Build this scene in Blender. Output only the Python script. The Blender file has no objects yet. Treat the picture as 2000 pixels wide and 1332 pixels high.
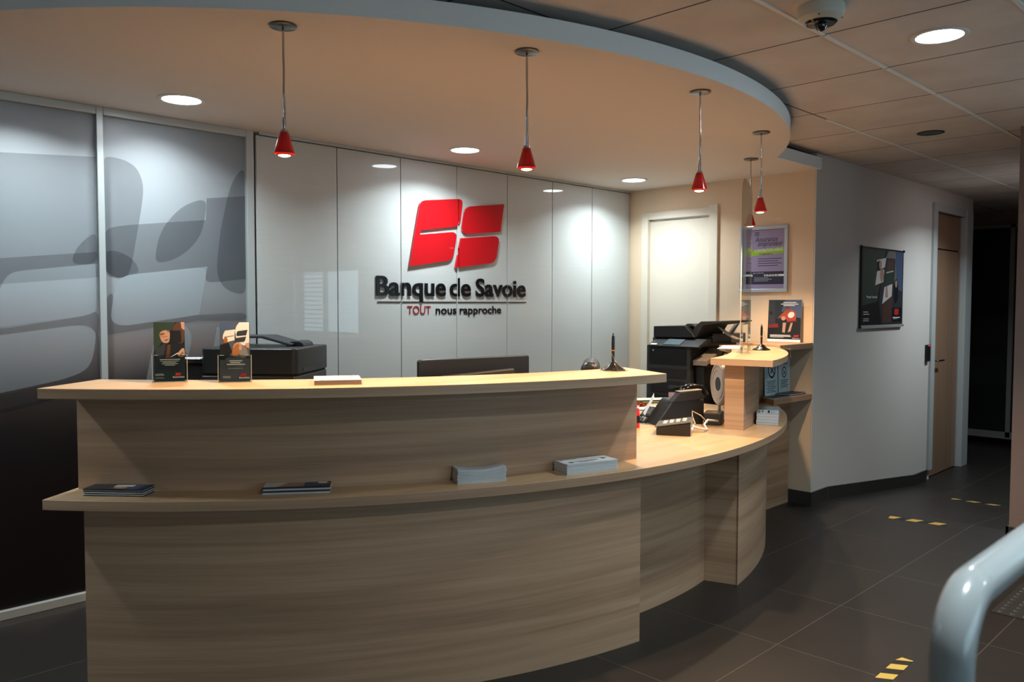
import bpy, math, random
from mathutils import Vector, Matrix
random.seed(7)
S = bpy.context.scene
COL = S.collection
PI = math.pi
# ------------------------------------------------------------------ camera
cam_d = bpy.data.cameras.new('camera'); cam = bpy.data.objects.new('camera', cam_d); COL.objects.link(cam)
YAW, TILT, ROLL = .7868, .0459, .0017
f_ = Vector((math.cos(YAW)*math.cos(TILT), math.sin(YAW)*math.cos(TILT), -math.sin(TILT)))
r_ = Vector((math.sin(YAW), -math.cos(YAW), 0)); u_ = r_.cross(f_)
r2 = math.cos(ROLL)*r_ + math.sin(ROLL)*u_; u2 = -math.sin(ROLL)*r_ + math.cos(ROLL)*u_
cam.matrix_world = Matrix(((r2.x, u2.x, -f_.x, 0), (r2.y, u2.y, -f_.y, 0), (r2.z, u2.z, -f_.z, 1.53), (0, 0, 0, 1)))
cam_d.sensor_width = 36; cam_d.lens = 1599/2000*36; cam_d.clip_start = .05
cam_d.dof.use_dof = True; cam_d.dof.focus_distance = 4.4; cam_d.dof.aperture_fstop = 5.0
S.camera = cam
# ------------------------------------------------------------------ exposure, world, daylight
vs = S.view_settings; vs.view_transform = 'Standard'; vs.look = 'None'; vs.gamma = 1; vs.use_curve_mapping = False
vs.exposure = 0.12
S.cycles.use_denoising = True
S.cycles.max_bounces = 9; S.cycles.diffuse_bounces = 5; S.cycles.glossy_bounces = 4; S.cycles.transmission_bounces = 6
S.cycles.transparent_max_bounces = 10; S.cycles.caustics_reflective = False; S.cycles.caustics_refractive = False
S.cycles.sample_clamp_indirect = 3.0
W = bpy.data.worlds.new('world'); S.world = W; W.use_nodes = True
W.node_tree.nodes['Background'].inputs[0].default_value = (.55, .75, 1, 1)
W.node_tree.nodes['Background'].inputs[1].default_value = .35

def area(name, loc, rot, sx, sy, power, col):
    l = bpy.data.lights.new(name, 'AREA'); l.shape = 'RECTANGLE'; l.size = sx; l.size_y = sy; l.energy = power; l.color = col
    o = bpy.data.objects.new(name, l); COL.objects.link(o); o.location = loc; o.rotation_euler = rot
    return o
# daylight coming in through the two windows behind and beside the camera
area('daylight_front_window', (1.9, -3.55, 1.6), (PI/2, 0, 0), 4.4, 1.5, 58, (.60, .84, 1))
area('daylight_side_window', (6.12, -.62, 1.57), (PI/2, 0, PI/2), 1.5, .9, 30, (.66, .86, 1))

# ------------------------------------------------------------------ materials
def lin(h):
    c = [int(h[i:i+2], 16)/255 for i in (0, 2, 4)]
    return tuple(x/12.92 if x <= .04045 else ((x+.055)/1.055)**2.4 for x in c) + (1,)
MATS = {}
def mat(name, col='808080', rough=.5, metal=0, coat=0, spec=.5, emit=None, estr=0, bump=None, alpha=1, trans=0, ior=1.45, coat_rough=.03):
    if name in MATS: return MATS[name]
    m = bpy.data.materials.new(name); m.use_nodes = True; MATS[name] = m
    n = m.node_tree.nodes; L = m.node_tree.links; b = n['Principled BSDF']
    c = lin(col) if isinstance(col, str) else tuple(col)+(1,)
    b.inputs['Base Color'].default_value = c; b.inputs['Roughness'].default_value = rough
    b.inputs['Metallic'].default_value = metal; b.inputs['Coat Weight'].default_value = coat
    b.inputs['Coat Roughness'].default_value = coat_rough
    b.inputs['Specular IOR Level'].default_value = spec; b.inputs['IOR'].default_value = ior
    b.inputs['Transmission Weight'].default_value = trans; b.inputs['Alpha'].default_value = alpha
    if emit:
        b.inputs['Emission Color'].default_value = lin(emit); b.inputs['Emission Strength'].default_value = estr
    if bump:
        sc, st = bump
        tc = n.new('ShaderNodeTexCoord'); nz = n.new('ShaderNodeTexNoise'); nz.inputs['Scale'].default_value = sc; nz.inputs['Detail'].default_value = 3
        bp = n.new('ShaderNodeBump'); bp.inputs['Strength'].default_value = st; bp.inputs['Distance'].default_value = .01
        L.new(tc.outputs['Object'], nz.inputs['Vector']); L.new(nz.outputs['Fac'], bp.inputs['Height']); L.new(bp.outputs['Normal'], b.inputs['Normal'])
    return m
def wood(name, c_dark, c_mid, c_light, su=.55, sv=9, rough=.42, coat=.0, contrast=1.0, swap=False):
    m = bpy.data.materials.new(name); m.use_nodes = True; MATS[name] = m
    n = m.node_tree.nodes; L = m.node_tree.links; b = n['Principled BSDF']
    uv = n.new('ShaderNodeTexCoord')
    def noise(scale, detail, rgh=.5, dist=0):
        mp = n.new('ShaderNodeMapping'); mp.inputs['Scale'].default_value = scale if not swap else (scale[1], scale[0], 1)
        nz = n.new('ShaderNodeTexNoise'); nz.inputs['Scale'].default_value = 1; nz.inputs['Detail'].default_value = detail
        nz.inputs['Roughness'].default_value = rgh; nz.inputs['Distortion'].default_value = dist
        L.new(uv.outputs['UV'], mp.inputs['Vector']); L.new(mp.outputs['Vector'], nz.inputs['Vector']); return nz
    broad = noise((su, sv, 1), 4, .55, .9); fine = noise((2.2, 120, 1), 4, .6); mid = noise((.8, 34, 1), 3, .6, .4)
    def madd(a, k, c):
        x = n.new('ShaderNodeMath'); x.operation = 'MULTIPLY_ADD'; L.new(a, x.inputs[0]); x.inputs[1].default_value = k
        if isinstance(c, (int, float)): x.inputs[2].default_value = c
        else: L.new(c, x.inputs[2])
        return x.outputs[0]
    s = madd(broad.outputs['Fac'], 1.9*contrast, -.95*contrast+.5-.18*contrast)
    s = madd(mid.outputs['Fac'], .75*contrast, s); s = madd(fine.outputs['Fac'], .35, s); 
    s = madd(s, 1, -.20-.1*contrast)
    cr = n.new('ShaderNodeValToRGB'); e = cr.color_ramp.elements
    e[0].position = .15; e[0].color = lin(c_dark); e[1].position = .85; e[1].color = lin(c_light)
    k = e.new(.5); k.color = lin(c_mid)
    L.new(s, cr.inputs['Fac']); L.new(cr.outputs['Color'], b.inputs['Base Color'])
    bp = n.new('ShaderNodeBump'); bp.inputs['Strength'].default_value = .12; bp.inputs['Distance'].default_value = .002
    L.new(fine.outputs['Fac'], bp.inputs['Height']); L.new(bp.outputs['Normal'], b.inputs['Normal'])
    b.inputs['Roughness'].default_value = rough; b.inputs['Coat Weight'].default_value = coat
    return m
OAK = wood('oak_veneer_panel', '8f7157', 'b08e70', 'c8a888', su=.3, sv=9, rough=.5, contrast=.62)
OAKTOP = wood('oak_veneer_top', 'b08c62', 'c4a27a', 'd0b08a', su=.4, sv=7, rough=.33, contrast=.6)
OAKDOOR = wood('oak_veneer_door', '7f624c', '8f725b', '9b7f69', su=.3, sv=22, rough=.45, swap=True, contrast=.5)

def tiles(name, c1, c2, cm, w, h, ox, oy, mortar, rough, spec=.5, bump=.3, noisebump=0):
    m = bpy.data.materials.new(name); m.use_nodes = True; MATS[name] = m
    n = m.node_tree.nodes; L = m.node_tree.links; b = n['Principled BSDF']
    tc = n.new('ShaderNodeTexCoord'); mp = n.new('ShaderNodeMapping'); mp.inputs['Location'].default_value = (-ox, -oy, 0)
    br = n.new('ShaderNodeTexBrick'); br.offset = 0; br.squash = 1
    br.inputs['Scale'].default_value = 1; br.inputs['Brick Width'].default_value = w; br.inputs['Row Height'].default_value = h
    br.inputs['Mortar Size'].default_value = mortar; br.inputs['Mortar Smooth'].default_value = .1; br.inputs['Bias'].default_value = 0
    br.inputs['Color1'].default_value = lin(c1); br.inputs['Color2'].default_value = lin(c2); br.inputs['Mortar'].default_value = lin(cm)
    L.new(tc.outputs['Object'], mp.inputs['Vector']); L.new(mp.outputs['Vector'], br.inputs['Vector'])
    nz = n.new('ShaderNodeTexNoise'); nz.inputs['Scale'].default_value = 3.1; nz.inputs['Detail'].default_value = 5
    L.new(tc.outputs['Object'], nz.inputs['Vector'])
    mx = n.new('ShaderNodeMixRGB'); mx.blend_type = 'MULTIPLY'; mx.inputs[0].default_value = .35
    L.new(br.outputs['Color'], mx.inputs[1]); L.new(nz.outputs['Fac'], mx.inputs[2]); L.new(mx.outputs[0], b.inputs['Base Color'])
    bp = n.new('ShaderNodeBump'); bp.invert = True; bp.inputs['Strength'].default_value = bump; bp.inputs['Distance'].default_value = .003
    L.new(br.outputs['Fac'], bp.inputs['Height'])
    if noisebump:
        n2 = n.new('ShaderNodeTexNoise'); n2.inputs['Scale'].default_value = 160; n2.inputs['Detail'].default_value = 2
        L.new(tc.outputs['Object'], n2.inputs['Vector'])
        b2 = n.new('ShaderNodeBump'); b2.inputs['Strength'].default_value = noisebump; b2.inputs['Distance'].default_value = .004
        L.new(n2.outputs['Fac'], b2.inputs['Height']); L.new(bp.outputs['Normal'], b2.inputs['Normal']); L.new(b2.outputs['Normal'], b.inputs['Normal'])
    else: L.new(bp.outputs['Normal'], b.inputs['Normal'])
    b.inputs['Roughness'].default_value = rough; b.inputs['Specular IOR Level'].default_value = spec
    return m
FLOOR = tiles('anthracite_floor_tiles', '2a2624', '2d2927', '524b46', .672, .670, 3.40, 1.717, .0023, .42, .4)
SKIRT = mat('anthracite_skirting', '33302f', .4, bump=(40, .1))
CEIL = tiles('mineral_ceiling_tiles', 'e2dcd6', 'e4ded8', '5c5855', .674, .674, 3.364, 1.538, .0055, .95, .2, .4, .25)
SOFFIT = mat('canopy_plaster', 'd8d0c8', .9, spec=.2)
FASCIA = mat('canopy_fascia_paint', 'e6eef0', .8, spec=.2)
BEIGE = mat('beige_wallpaper', 'd6bfa4', .85, spec=.2, bump=(220, .12))
GREY = mat('pale_grey_wallpaper', 'cecbc6', .85, spec=.2, bump=(220, .15))
PINK = mat('dusty_pink_wallpaper', '86746e', .85, spec=.2, bump=(200, .15))
WHITE = mat('white_paint', 'd5d5d2', .6)
ALU = mat('pale_aluminium', 'b4b9b8', .35, .35)
DARK = mat('dark_void', '101010', .8)
DOORCREAM = mat('cream_door_paint', 'd3c9b8', .55)
CHROME = mat('chrome', 'c8c8c8', .12, 1)
BLACK = mat('black_plastic', '17181a', .38)
BLACKG = mat('glossy_black_plastic', '0e0f10', .12)
BLACKM = mat('matte_black_plastic', '1e1f21', .6)
CHAR = mat('charcoal_plastic', '2b2d30', .45)
GREYP = mat('grey_plastic', '8f8a85', .45)
PAPER = mat('white_paper', 'e4e8ea', .8, spec=.2)
INK = mat('black_ink', '1c1c20', .8, spec=.2)
REDM = mat('signal_red_lacquer', 'b4131b', .25, coat=.4)
RED_INK = mat('red_ink', 'c2262c', .6, spec=.2)
BLACKL = mat('black_lacquer_letters', '0c0d0e', .25)
YELLOW = mat('yellow_tape', 'bfa550', .5)
TAPEB = mat('black_tape', '121212', .5)
TUBE = mat('white_powder_coat', 'aeb4b4', .22, coat=.5)
GLASS = mat('clear_acrylic', 'ffffff', .02, trans=1, ior=1.49)
def thin_glass(name, tint='e8eeee', refl=.10):
    m = bpy.data.materials.new(name); m.use_nodes = True; MATS[name] = m
    n = m.node_tree.nodes; L = m.node_tree.links; n.remove(n['Principled BSDF']); out = n['Material Output']
    tr = n.new('ShaderNodeBsdfTransparent'); tr.inputs[0].default_value = lin(tint)
    gl = n.new('ShaderNodeBsdfGlossy'); gl.inputs['Roughness'].default_value = .02
    fr = n.new('ShaderNodeFresnel'); ge = n.new('ShaderNodeNewGeometry'); mm = n.new('ShaderNodeMath'); mm.operation = 'MULTIPLY_ADD'
    mm.inputs[1].default_value = 1/1.5-1.5; mm.inputs[2].default_value = 1.5; L.new(ge.outputs['Backfacing'], mm.inputs[0]); L.new(mm.outputs[0], fr.inputs['IOR'])
    mx = n.new('ShaderNodeMixShader'); L.new(fr.outputs[0], mx.inputs[0]); L.new(tr.outputs[0], mx.inputs[1]); L.new(gl.outputs[0], mx.inputs[2])
    L.new(mx.outputs[0], out.inputs['Surface']); return m
ACRYL = thin_glass('thin_clear_acrylic')
PANE = thin_glass('window_pane_glass', 'f2f6f6')
def overlay(name, col, fac):
    m = bpy.data.materials.new(name); m.use_nodes = True; MATS[name] = m
    n = m.node_tree.nodes; L = m.node_tree.links; b = n['Principled BSDF']
    b.inputs['Base Color'].default_value = lin(col); b.inputs['Roughness'].default_value = .35; b.inputs['Alpha'].default_value = fac
    return m
def emis(name, col, s):
    m = bpy.data.materials.new(name); m.use_nodes = True; MATS[name] = m
    n = m.node_tree.nodes; L = m.node_tree.links; n.remove(n['Principled BSDF'])
    e = n.new('ShaderNodeEmission'); e.inputs[0].default_value = lin(col); e.inputs[1].default_value = s
    L.new(e.outputs[0], n['Material Output'].inputs['Surface']); return m
LED = emis('led_diffuser', 'eef6ff', 30)
BULB = emis('halogen_lens', 'ffdcb8', 14)
# ------------------------------------------------------------------ geometry helpers
CX, CY = 3.415, 5.292          # centre of the counter's arc
class MB:
    def __init__(s): s.v = []; s.f = []; s.m = []; s.arc = []
    def face(s, pts, mi=0, arc=False):
        b = len(s.v); s.v += [tuple(p) for p in pts]; s.f.append(tuple(range(b, b+len(pts)))); s.m.append(mi); s.arc.append(arc)
    def mesh(s, vs, fs, mi=0, arc=False):
        b = len(s.v); s.v += [tuple(p) for p in vs]
        for f in fs: s.f.append(tuple(b+i for i in f)); s.m.append(mi); s.arc.append(arc)
    def frame(s, poly, O, U, V, N, w0, w1, mi=0, arc=False):      # polygon extruded along N in any frame
        O, U, V, N = Vector(O), Vector(U), Vector(V), Vector(N); n = len(poly)
        a = sum(poly[i][0]*poly[(i+1) % n][1]-poly[(i+1) % n][0]*poly[i][1] for i in range(n))
        if (a < 0) != (U.cross(V).dot(N)*(w1-w0) < 0): poly = poly[::-1]
        P = lambda p, w: O+U*p[0]+V*p[1]+N*w
        vs = [P(p, w0) for p in poly]+[P(p, w1) for p in poly]
        fs = [tuple(reversed(range(n))), tuple(range(n, 2*n))]+[(i, (i+1) % n, n+(i+1) % n, n+i) for i in range(n)]
        s.mesh(vs, fs, mi, arc)
    def prism(s, poly, z0, z1, mi=0, arc=False): s.frame(poly, (0, 0, 0), (1, 0, 0), (0, 1, 0), (0, 0, 1), z0, z1, mi, arc)
    def box(s, x0, x1, y0, y1, z0, z1, mi=0): s.prism([(x0, y0), (x1, y0), (x1, y1), (x0, y1)], z0, z1, mi)
    def flat(s, poly, O, U, V, w=0, N=None, mi=0):
        O, U, V = Vector(O), Vector(U), Vector(V); N = Vector(N) if N else U.cross(V).normalized()
        n = len(poly); a = sum(poly[i][0]*poly[(i+1) % n][1]-poly[(i+1) % n][0]*poly[i][1] for i in range(n))
        if (a < 0) != (U.cross(V).dot(N) < 0): poly = poly[::-1]
        s.face([O+U*p[0]+V*p[1]+N*w for p in poly], mi)
    def lathe(s, prof, c=(0, 0, 0), seg=32, mi=0):
        vs = []; fs = []; n = len(prof)
        for i in range(seg):
            a = 2*PI*i/seg
            for r, z in prof: vs.append((c[0]+r*math.cos(a), c[1]+r*math.sin(a), c[2]+z))
        for i in range(seg):
            j = (i+1) % seg
            for k in range(n-1): fs.append((i*n+k, j*n+k, j*n+k+1, i*n+k+1))
        s.mesh(vs, fs, mi)
    def tube(s, path, r, seg=10, mi=0, closed=False):
        P = [Vector(p) for p in path]; n = len(P); vs = []; up = Vector((0, 0, 1)); prev = None
        for i, p in enumerate(P):
            t = (P[min(i+1, n-1)]-P[max(i-1, 0)]).normalized()
            if prev is None:
                a = up if abs(t.dot(up)) < .9 else Vector((1, 0, 0)); prev = t.cross(a).normalized()
            prev = (prev-t*prev.dot(t)).normalized(); q = t.cross(prev)
            rr = r[i] if isinstance(r, (list, tuple)) else r
            for k in range(seg):
                a = 2*PI*k/seg; vs.append(p+(prev*math.cos(a)+q*math.sin(a))*rr)
        fs = [(i*seg+k, i*seg+(k+1) % seg, (i+1)*seg+(k+1) % seg, (i+1)*seg+k) for i in range(n-1) for k in range(seg)]
        fs += [tuple(reversed(range(seg))), tuple(range((n-1)*seg, n*seg))]
        s.mesh(vs, fs, mi)
    def ball(s, c, r, seg=16, rings=8, sc=(1, 1, 1), mi=0):
        vs = []; fs = []
        for i in range(rings+1):
            t = PI*i/rings
            for k in range(seg):
                a = 2*PI*k/seg; vs.append((c[0]+r*sc[0]*math.sin(t)*math.cos(a), c[1]+r*sc[1]*math.sin(t)*math.sin(a), c[2]+r*sc[2]*math.cos(t)))
        for i in range(rings):
            for k in range(seg): fs.append((i*seg+k, (i+1)*seg+k, (i+1)*seg+(k+1) % seg, i*seg+(k+1) % seg))
        s.mesh(vs, fs, mi)
    def build(s, name, mats, parent=None, world=True, bevel=0, smooth=None, bseg=2, origin=None):
        if not isinstance(mats, (list, tuple)): mats = [mats]
        inv = Matrix.Identity(4)
        if parent is not None and world: inv = mw(parent).inverted()
        O = Vector((0, 0, 0))
        if parent is None:
            if origin is not None: O = Vector(origin)
            else:
                xs = [v[0] for v in s.v]; ys = [v[1] for v in s.v]; zs = [v[2] for v in s.v]
                O = Vector(((min(xs)+max(xs))/2, (min(ys)+max(ys))/2, min(zs)))
        me = bpy.data.meshes.new(name)
        me.from_pydata([tuple((inv @ Vector(v))-O) for v in s.v], [], s.f)
        for m in mats: me.materials.append(m)
        uvl = me.uv_layers.new(name='UVMap')
        for pi, p in enumerate(me.polygons):
            p.material_index = min(s.m[pi], len(mats)-1)
            vv = [Vector(s.v[i]) for i in s.f[pi]]
            nn = p.normal; 
            wn = Vector((0, 0, 0))
            for i in range(len(vv)):
                a, b = vv[i], vv[(i+1) % len(vv)]
                wn += Vector(((a.y-b.y)*(a.z+b.z), (a.z-b.z)*(a.x+b.x), (a.x-b.x)*(a.y+b.y)))
            if wn.length: wn.normalize()
            for k, li in enumerate(p.loop_indices):
                w = vv[k]
                if abs(wn.z) > .7: uv = (w.x, w.y)
                elif s.arc[pi]:
                    uv = (math.atan2(w.y-CY, w.x-CX) % (2*PI)*3.2, w.z)
                else:
                    t = Vector((-wn.y, wn.x, 0)); t = t.normalized() if t.length else Vector((1, 0, 0)); uv = (w.dot(t), w.z)
                uvl.data[li].uv = uv
        if smooth:
            for p in me.polygons: p.use_smooth = True
            if smooth is not True:
                try: me.set_sharp_from_angle(angle=math.radians(smooth))
                except Exception: pass
        me.update()
        o = bpy.data.objects.new(name, me); COL.objects.link(o)
        if parent is not None: o.parent = parent
        else: o.location = O
        if bevel:
            bm_ = o.modifiers.new('bevel', 'BEVEL'); bm_.width = bevel; bm_.segments = bseg; bm_.limit_method = 'ANGLE'; bm_.angle_limit = .6
        return o
def mw(o):
    m = Matrix.Translation(o.location) @ o.rotation_euler.to_matrix().to_4x4()
    return m if o.parent is None else mw(o.parent) @ m
def thing(name, label, cat, loc=(0, 0, 0), rz=0, group=None):
    o = bpy.data.objects.new(name, None); COL.objects.link(o); o.empty_display_size = .1
    o.location = loc; o.rotation_euler = (0, 0, rz); o['label'] = label; o['category'] = cat
    if group: o['group'] = group
    return o
def tag(o, label, cat, group=None):
    o['label'] = label; o['category'] = cat
    if group: o['group'] = group
    return o
def struct(name, mb, m, **k):
    o = mb.build(name, m, origin=(0, 0, 0), **k); o['kind'] = 'structure'; return o
def dup(root, loc, rz=None, label=None):
    r = root.copy(); COL.objects.link(r); r.location = loc
    if rz is not None: r.rotation_euler = (0, 0, rz)
    if label: r['label'] = label
    for ch in list(root.children):
        c = ch.copy(); COL.objects.link(c); c.parent = r
        for g in list(ch.children):
            d = g.copy(); COL.objects.link(d); d.parent = c
    return r
def text(body, size, thick, m, parent, name, O, U, V, N, w=0, sx=1, bold=0, align='LEFT', spacing=1, cuts=None, shear=0, world=True):
    cu = bpy.data.curves.new('t', 'FONT'); cu.body = body; cu.size = size; cu.extrude = thick/2; cu.offset = bold; cu.align_x = align
    cu.space_character = spacing; cu.resolution_u = 4; cu.shear = shear
    t = bpy.data.objects.new('t', cu); COL.objects.link(t)
    me = bpy.data.meshes.new_from_object(t.evaluated_get(bpy.context.evaluated_depsgraph_get()))
    bpy.data.objects.remove(t); bpy.data.curves.remove(cu)
    O, U, V, N = Vector(O), Vector(U), Vector(V), Vector(N)
    inv = mw(parent).inverted() if world else Matrix.Identity(4)
    for v in me.vertices:
        p = O+U*(v.co.x*sx)+V*v.co.y+N*(v.co.z+thick/2+w); v.co = inv @ p
    if U.cross(V).dot(N) < 0: me.flip_normals()
    me.materials.clear(); me.materials.append(m); me.name = name
    o = bpy.data.objects.new(name, me); COL.objects.link(o); o.parent = parent
    return o
def arcpts(r, a0, a1, step=1.5):
    n = max(2, int(abs(a1-a0)/step)+1)
    return [(CX+r*math.cos(math.radians(a0+(a1-a0)*i/(n-1))), CY+r*math.sin(math.radians(a0+(a1-a0)*i/(n-1)))) for i in range(n)]
def rrect(x0, y0, x1, y1, r, seg=4):
    p = []
    for cx, cy, a in ((x1-r, y1-r, 0), (x0+r, y1-r, 90), (x0+r, y0+r, 180), (x1-r, y0+r, 270)):
        for i in range(seg+1):
            t = math.radians(a+90*i/seg); p.append((cx+r*math.cos(t), cy+r*math.sin(t)))
    return p
def arcband(mb, ro, ri, a0, a1, z0, z1, mi=0, step=1.5):
    o = arcpts(ro, a0, a1, step); i = arcpts(ri, a0, a1, step); n = len(o)
    vs = [(x, y, z0) for x, y in o]+[(x, y, z1) for x, y in o]+[(x, y, z0) for x, y in i]+[(x, y, z1) for x, y in i]
    fs = []
    for k in range(n-1):
        fs += [(k, k+1, n+k+1, n+k), (2*n+k+1, 2*n+k, 3*n+k, 3*n+k+1), (n+k, n+k+1, 3*n+k+1, 3*n+k), (k+1, k, 2*n+k, 2*n+k+1)]
    fs += [(0, n, 3*n, 2*n), (n-1, 3*n-1, 4*n-1, 2*n-1)]
    mb.mesh(vs, fs, mi, True)
Z = Vector((0, 0, 1))
XW = 5.95; YB = 4.47; HC = 2.65; HS = 2.529
# ------------------------------------------------------------------ the setting
b = MB(); b.box(-1.7, 5.95, -3.4, 4.93, -.05, 0); b.box(-1.7, 2.34, 4.93, 6.4, -.05, 0); b.box(5.95, 6.236, 1.43, 2.76, -.05, 0)
b.frame([(6.236, 0), (8.13, -.185), (8.13, -.24), (6.236, -.05)], (0, 1.43, 0), (1, 0, 0), (0, 0, 1), (0, 1, 0), 0, 1.33)
b.box(8.13, 12.6, 1.43, 2.76, -.24, -.185); b.box(9.70, 12.6, 2.76, 4.4, -.24, -.185)
struct('floor', b, FLOOR)
b = MB(); b.box(-1.7, 12.6, -3.4, 4.93, HC, HC+.06); b.box(-1.7, 2.4, 4.93, 6.5, HC, HC+.06); struct('ceiling', b, CEIL)
b = MB(); b.box(2.34, 5.95, 4.93, 5.03, 0, HC); b.box(2.34, 2.40, 5.03, 6.4, 0, HC); b.box(-1.8, 2.40, 6.4, 6.5, 0, HC); b.box(-1.8, -1.7, 4.93, 6.4, 0, HC); struct('wall_back', b, WHITE)
b = MB(); b.box(-1.8, -1.7, -3.4, 4.93, 0, HC); struct('wall_left', b, GREY)
# front wall behind the camera with its window opening
b = MB(); b.box(-1.7, -.2, -3.5, -3.4, 0, HC); b.box(4.0, 6.05, -3.5, -3.4, 0, HC); b.box(-.2, 4.0, -3.5, -3.4, 0, .9); b.box(-.2, 4.0, -3.5, -3.4, 2.3, HC)
struct('wall_front', b, GREY)
# right-hand wall: dusty pink return beside the corridor, with side window opening
b = MB(); b.box(5.95, 6.05, .22, 1.43, 0, HC); b.box(5.95, 6.05, -3.4, -1.48, 0, HC); b.box(5.95, 6.05, -1.48, .22, 0, 1.1); b.box(5.95, 6.05, -1.48, .22, 2.0, HC)
struct('wall_right', b, PINK)
b = MB(); b.box(6.05, 12.6, 1.33, 1.43, -.24, HC); struct('wall_corridor_right', b, PINK)
# beige side wall with the cream door opening
DY0, DY1, DZ = 3.645, 4.277, 2.262
b = MB(); b.box(5.95, 6.05, 2.765, DY0, 0, HC); b.box(5.95, 6.05, DY1, 4.93, 0, HC); b.box(5.95, 6.05, DY0, DY1, DZ+.02, HC)
struct('wall_side_beige', b, BEIGE)
# pale grey corridor wall (2.755) with the oak door opening
b = MB(); b.box(5.95, 8.53, 2.755, 2.763, -.24, HC); b.box(6.05, 8.53, 2.763, 2.86, -.24, HC); b.box(9.40, 9.70, 2.755, 2.86, -.24, HC); b.box(8.53, 9.40, 2.755, 2.86, 2.43, HC)
b.box(8.5, 9.45, 2.862, 2.9, -.24, 2.5); struct('wall_corridor_left', b, GREY)  # first box added behind the oak door to stop sky light leaking in
b = MB(); b.box(8.5, 9.43, 2.76, 2.862, -.24, -.186); struct('trim_9', b, DARK)  # dark slab added under the oak door to block the same light leak
b = MB(); b.box(9.60, 9.70, 2.86, 4.4, -.24, HC); b.box(9.60, 12.6, 4.4, 4.5, -.24, HC); struct('wall_corridor_side', b, PINK)
b = MB(); b.box(11.3, 11.4, 1.43, 4.4, -.24, HC); struct('wall_corridor_end', b, mat('brown_wallpaper', '8f7a6a', .85))
# skirtings
b = MB(); h = .102
b.box(5.938, 5.95, 2.755, 2.94, 0, h); b.box(5.938, 6.236, 2.743, 2.755, 0, h)
b.frame([(6.236, h), (8.13, h-.185), (8.44, h-.185), (8.44, -.185), (8.13, -.185), (6.236, 0)], (0, 2.743, 0), (1, 0, 0), (0, 0, 1), (0, 1, 0), 0, .012)
struct('baseboard_corridor', b, SKIRT)
b = MB(); b.box(5.935, 5.95, -3.4, 1.445, 0, .1); b.box(5.935, 6.0, 1.43, 1.445, 0, .1); struct('baseboard_right', b, SKIRT)
b = MB(); b.box(9.61, 9.712, 2.743, 2.755, -.185, -.083); b.box(9.70, 9.712, 2.755, 4.4, -.185, -.083); b.box(11.288, 11.3, 1.43, 4.4, -.185, -.085); struct('baseboard_far', b, SKIRT)
b = MB()
for x in (6.80, 7.46): 
    zf = -(x-6.236)*.0977; b.box(x-.0015, x+.0015, 2.7425, 2.7432, zf+.004, zf+h)
b.box(6.22, 6.223, 2.7425, 2.7432, .004, h)
struct('trim_3', b, mat('skirting_joint', '595451', .8))
# ceiling grid rails (lighter metal) along the room
for i, y in enumerate((.864, 1.538, 2.212)):
    b = MB(); x0 = 1.0 if y < 2 else 4.9
    x = 3.364-.674*4
    while x < 11:
        if x > x0-.674 and (y < 2.2 or x > 4.6): b.box(max(x+.006, x0), min(x+.668, 11.2), y-.009, y+.009, HC-.005, HC+.001)
        x += .674
    struct('trim_%d' % (i+4), b, mat('grid_rail_white', 'e2e8e8', .5))
# canopy over the counter
C2 = (3.267, 5.09); R2 = 3.097
def arc2(r, a0, a1, n):
    return [(C2[0]+r*math.cos(math.radians(a0+(a1-a0)*i/(n-1))), C2[1]+r*math.sin(math.radians(a0+(a1-a0)*i/(n-1)))) for i in range(n)]
aR = math.degrees(math.atan2(2.715-C2[1], math.sqrt(R2**2-(C2[1]-2.715)**2)))
canp = arc2(R2, 183.0, 360+aR, 110)+[(5.948, 2.715), (5.948, 4.928), (canp_x, 4.928)] if False else arc2(R2, 183.0, 360+aR, 110)+[(5.948, 2.715), (5.948, 4.928)]
b = MB(); b.prism(canp, HS, 2.612); o = struct('ceiling_canopy', b, [SOFFIT], smooth=30)
for p in o.data.polygons:
    if abs(p.normal.z) < .5: p.material_index = 1
o.data.materials.append(FASCIA)
b = MB(); b.prism(arc2(R2-.10, 185, 360+aR-1.5, 80)+[(5.945, 2.80), (5.945, 4.92)], 2.612, HC); struct('ceiling_shadow_gap', b, DARK)
# ------------------------------------------------------------------ windows behind the camera
def window(n, x0, x1, y0, y1, z0, z1, axis, k):
    b = MB(); t = .05
    if axis == 'x':
        b.box(x0, x1, y0, y1, z0, z0+t); b.box(x0, x1, y0, y1, z1-t, z1)
        for i in range(k+1):
            x = x0+(x1-x0-t)*i/k; b.box(x, x+t, y0, y1, z0+t, z1-t)
    else:
        b.box(x0, x1, y0, y1, z0, z0+t); b.box(x0, x1, y0, y1, z1-t, z1)
        for i in range(k+1):
            y = y0+(y1-y0-t)*i/k; b.box(x0, x1, y, y+t, z0+t, z1-t)
    o = struct(n, b, WHITE)
    b = MB(); xm, ym = (x0+x1)/2, (y0+y1)/2
    if axis == 'x': b.box(x0+t, x1-t, ym-.003, ym+.003, z0+t, z1-t)
    else: b.box(xm-.003, xm+.003, y0+t, y1-t, z0+t, z1-t)
    b.build('pane', PANE, o)
window('window_1', -.2, 4.0, -3.47, -3.42, .9, 2.3, 'x', 3)
window('window_2', 5.98, 6.03, -1.48, .22, 1.1, 2.0, 'y', 2)
t = thing('venetian_blind', 'white slatted blind hanging half closed in the side window', 'blind', (5.965, -.63, 1.1))
b = MB()
for i in range(14):
    z = 1.14+i*.06; b.frame([(-.012, -.006), (.012, .006), (.012, .008), (-.012, -.004)], (5.962, 0, z), (1, 0, 0), (0, 0, 1), (0, 1, 0), -1.42, -.65)
b.build('slats', WHITE, t)
b = MB(); b.box(5.95, 5.975, -1.44, -.63, 1.96, 1.985); b.build('head_rail', WHITE, t)
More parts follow.
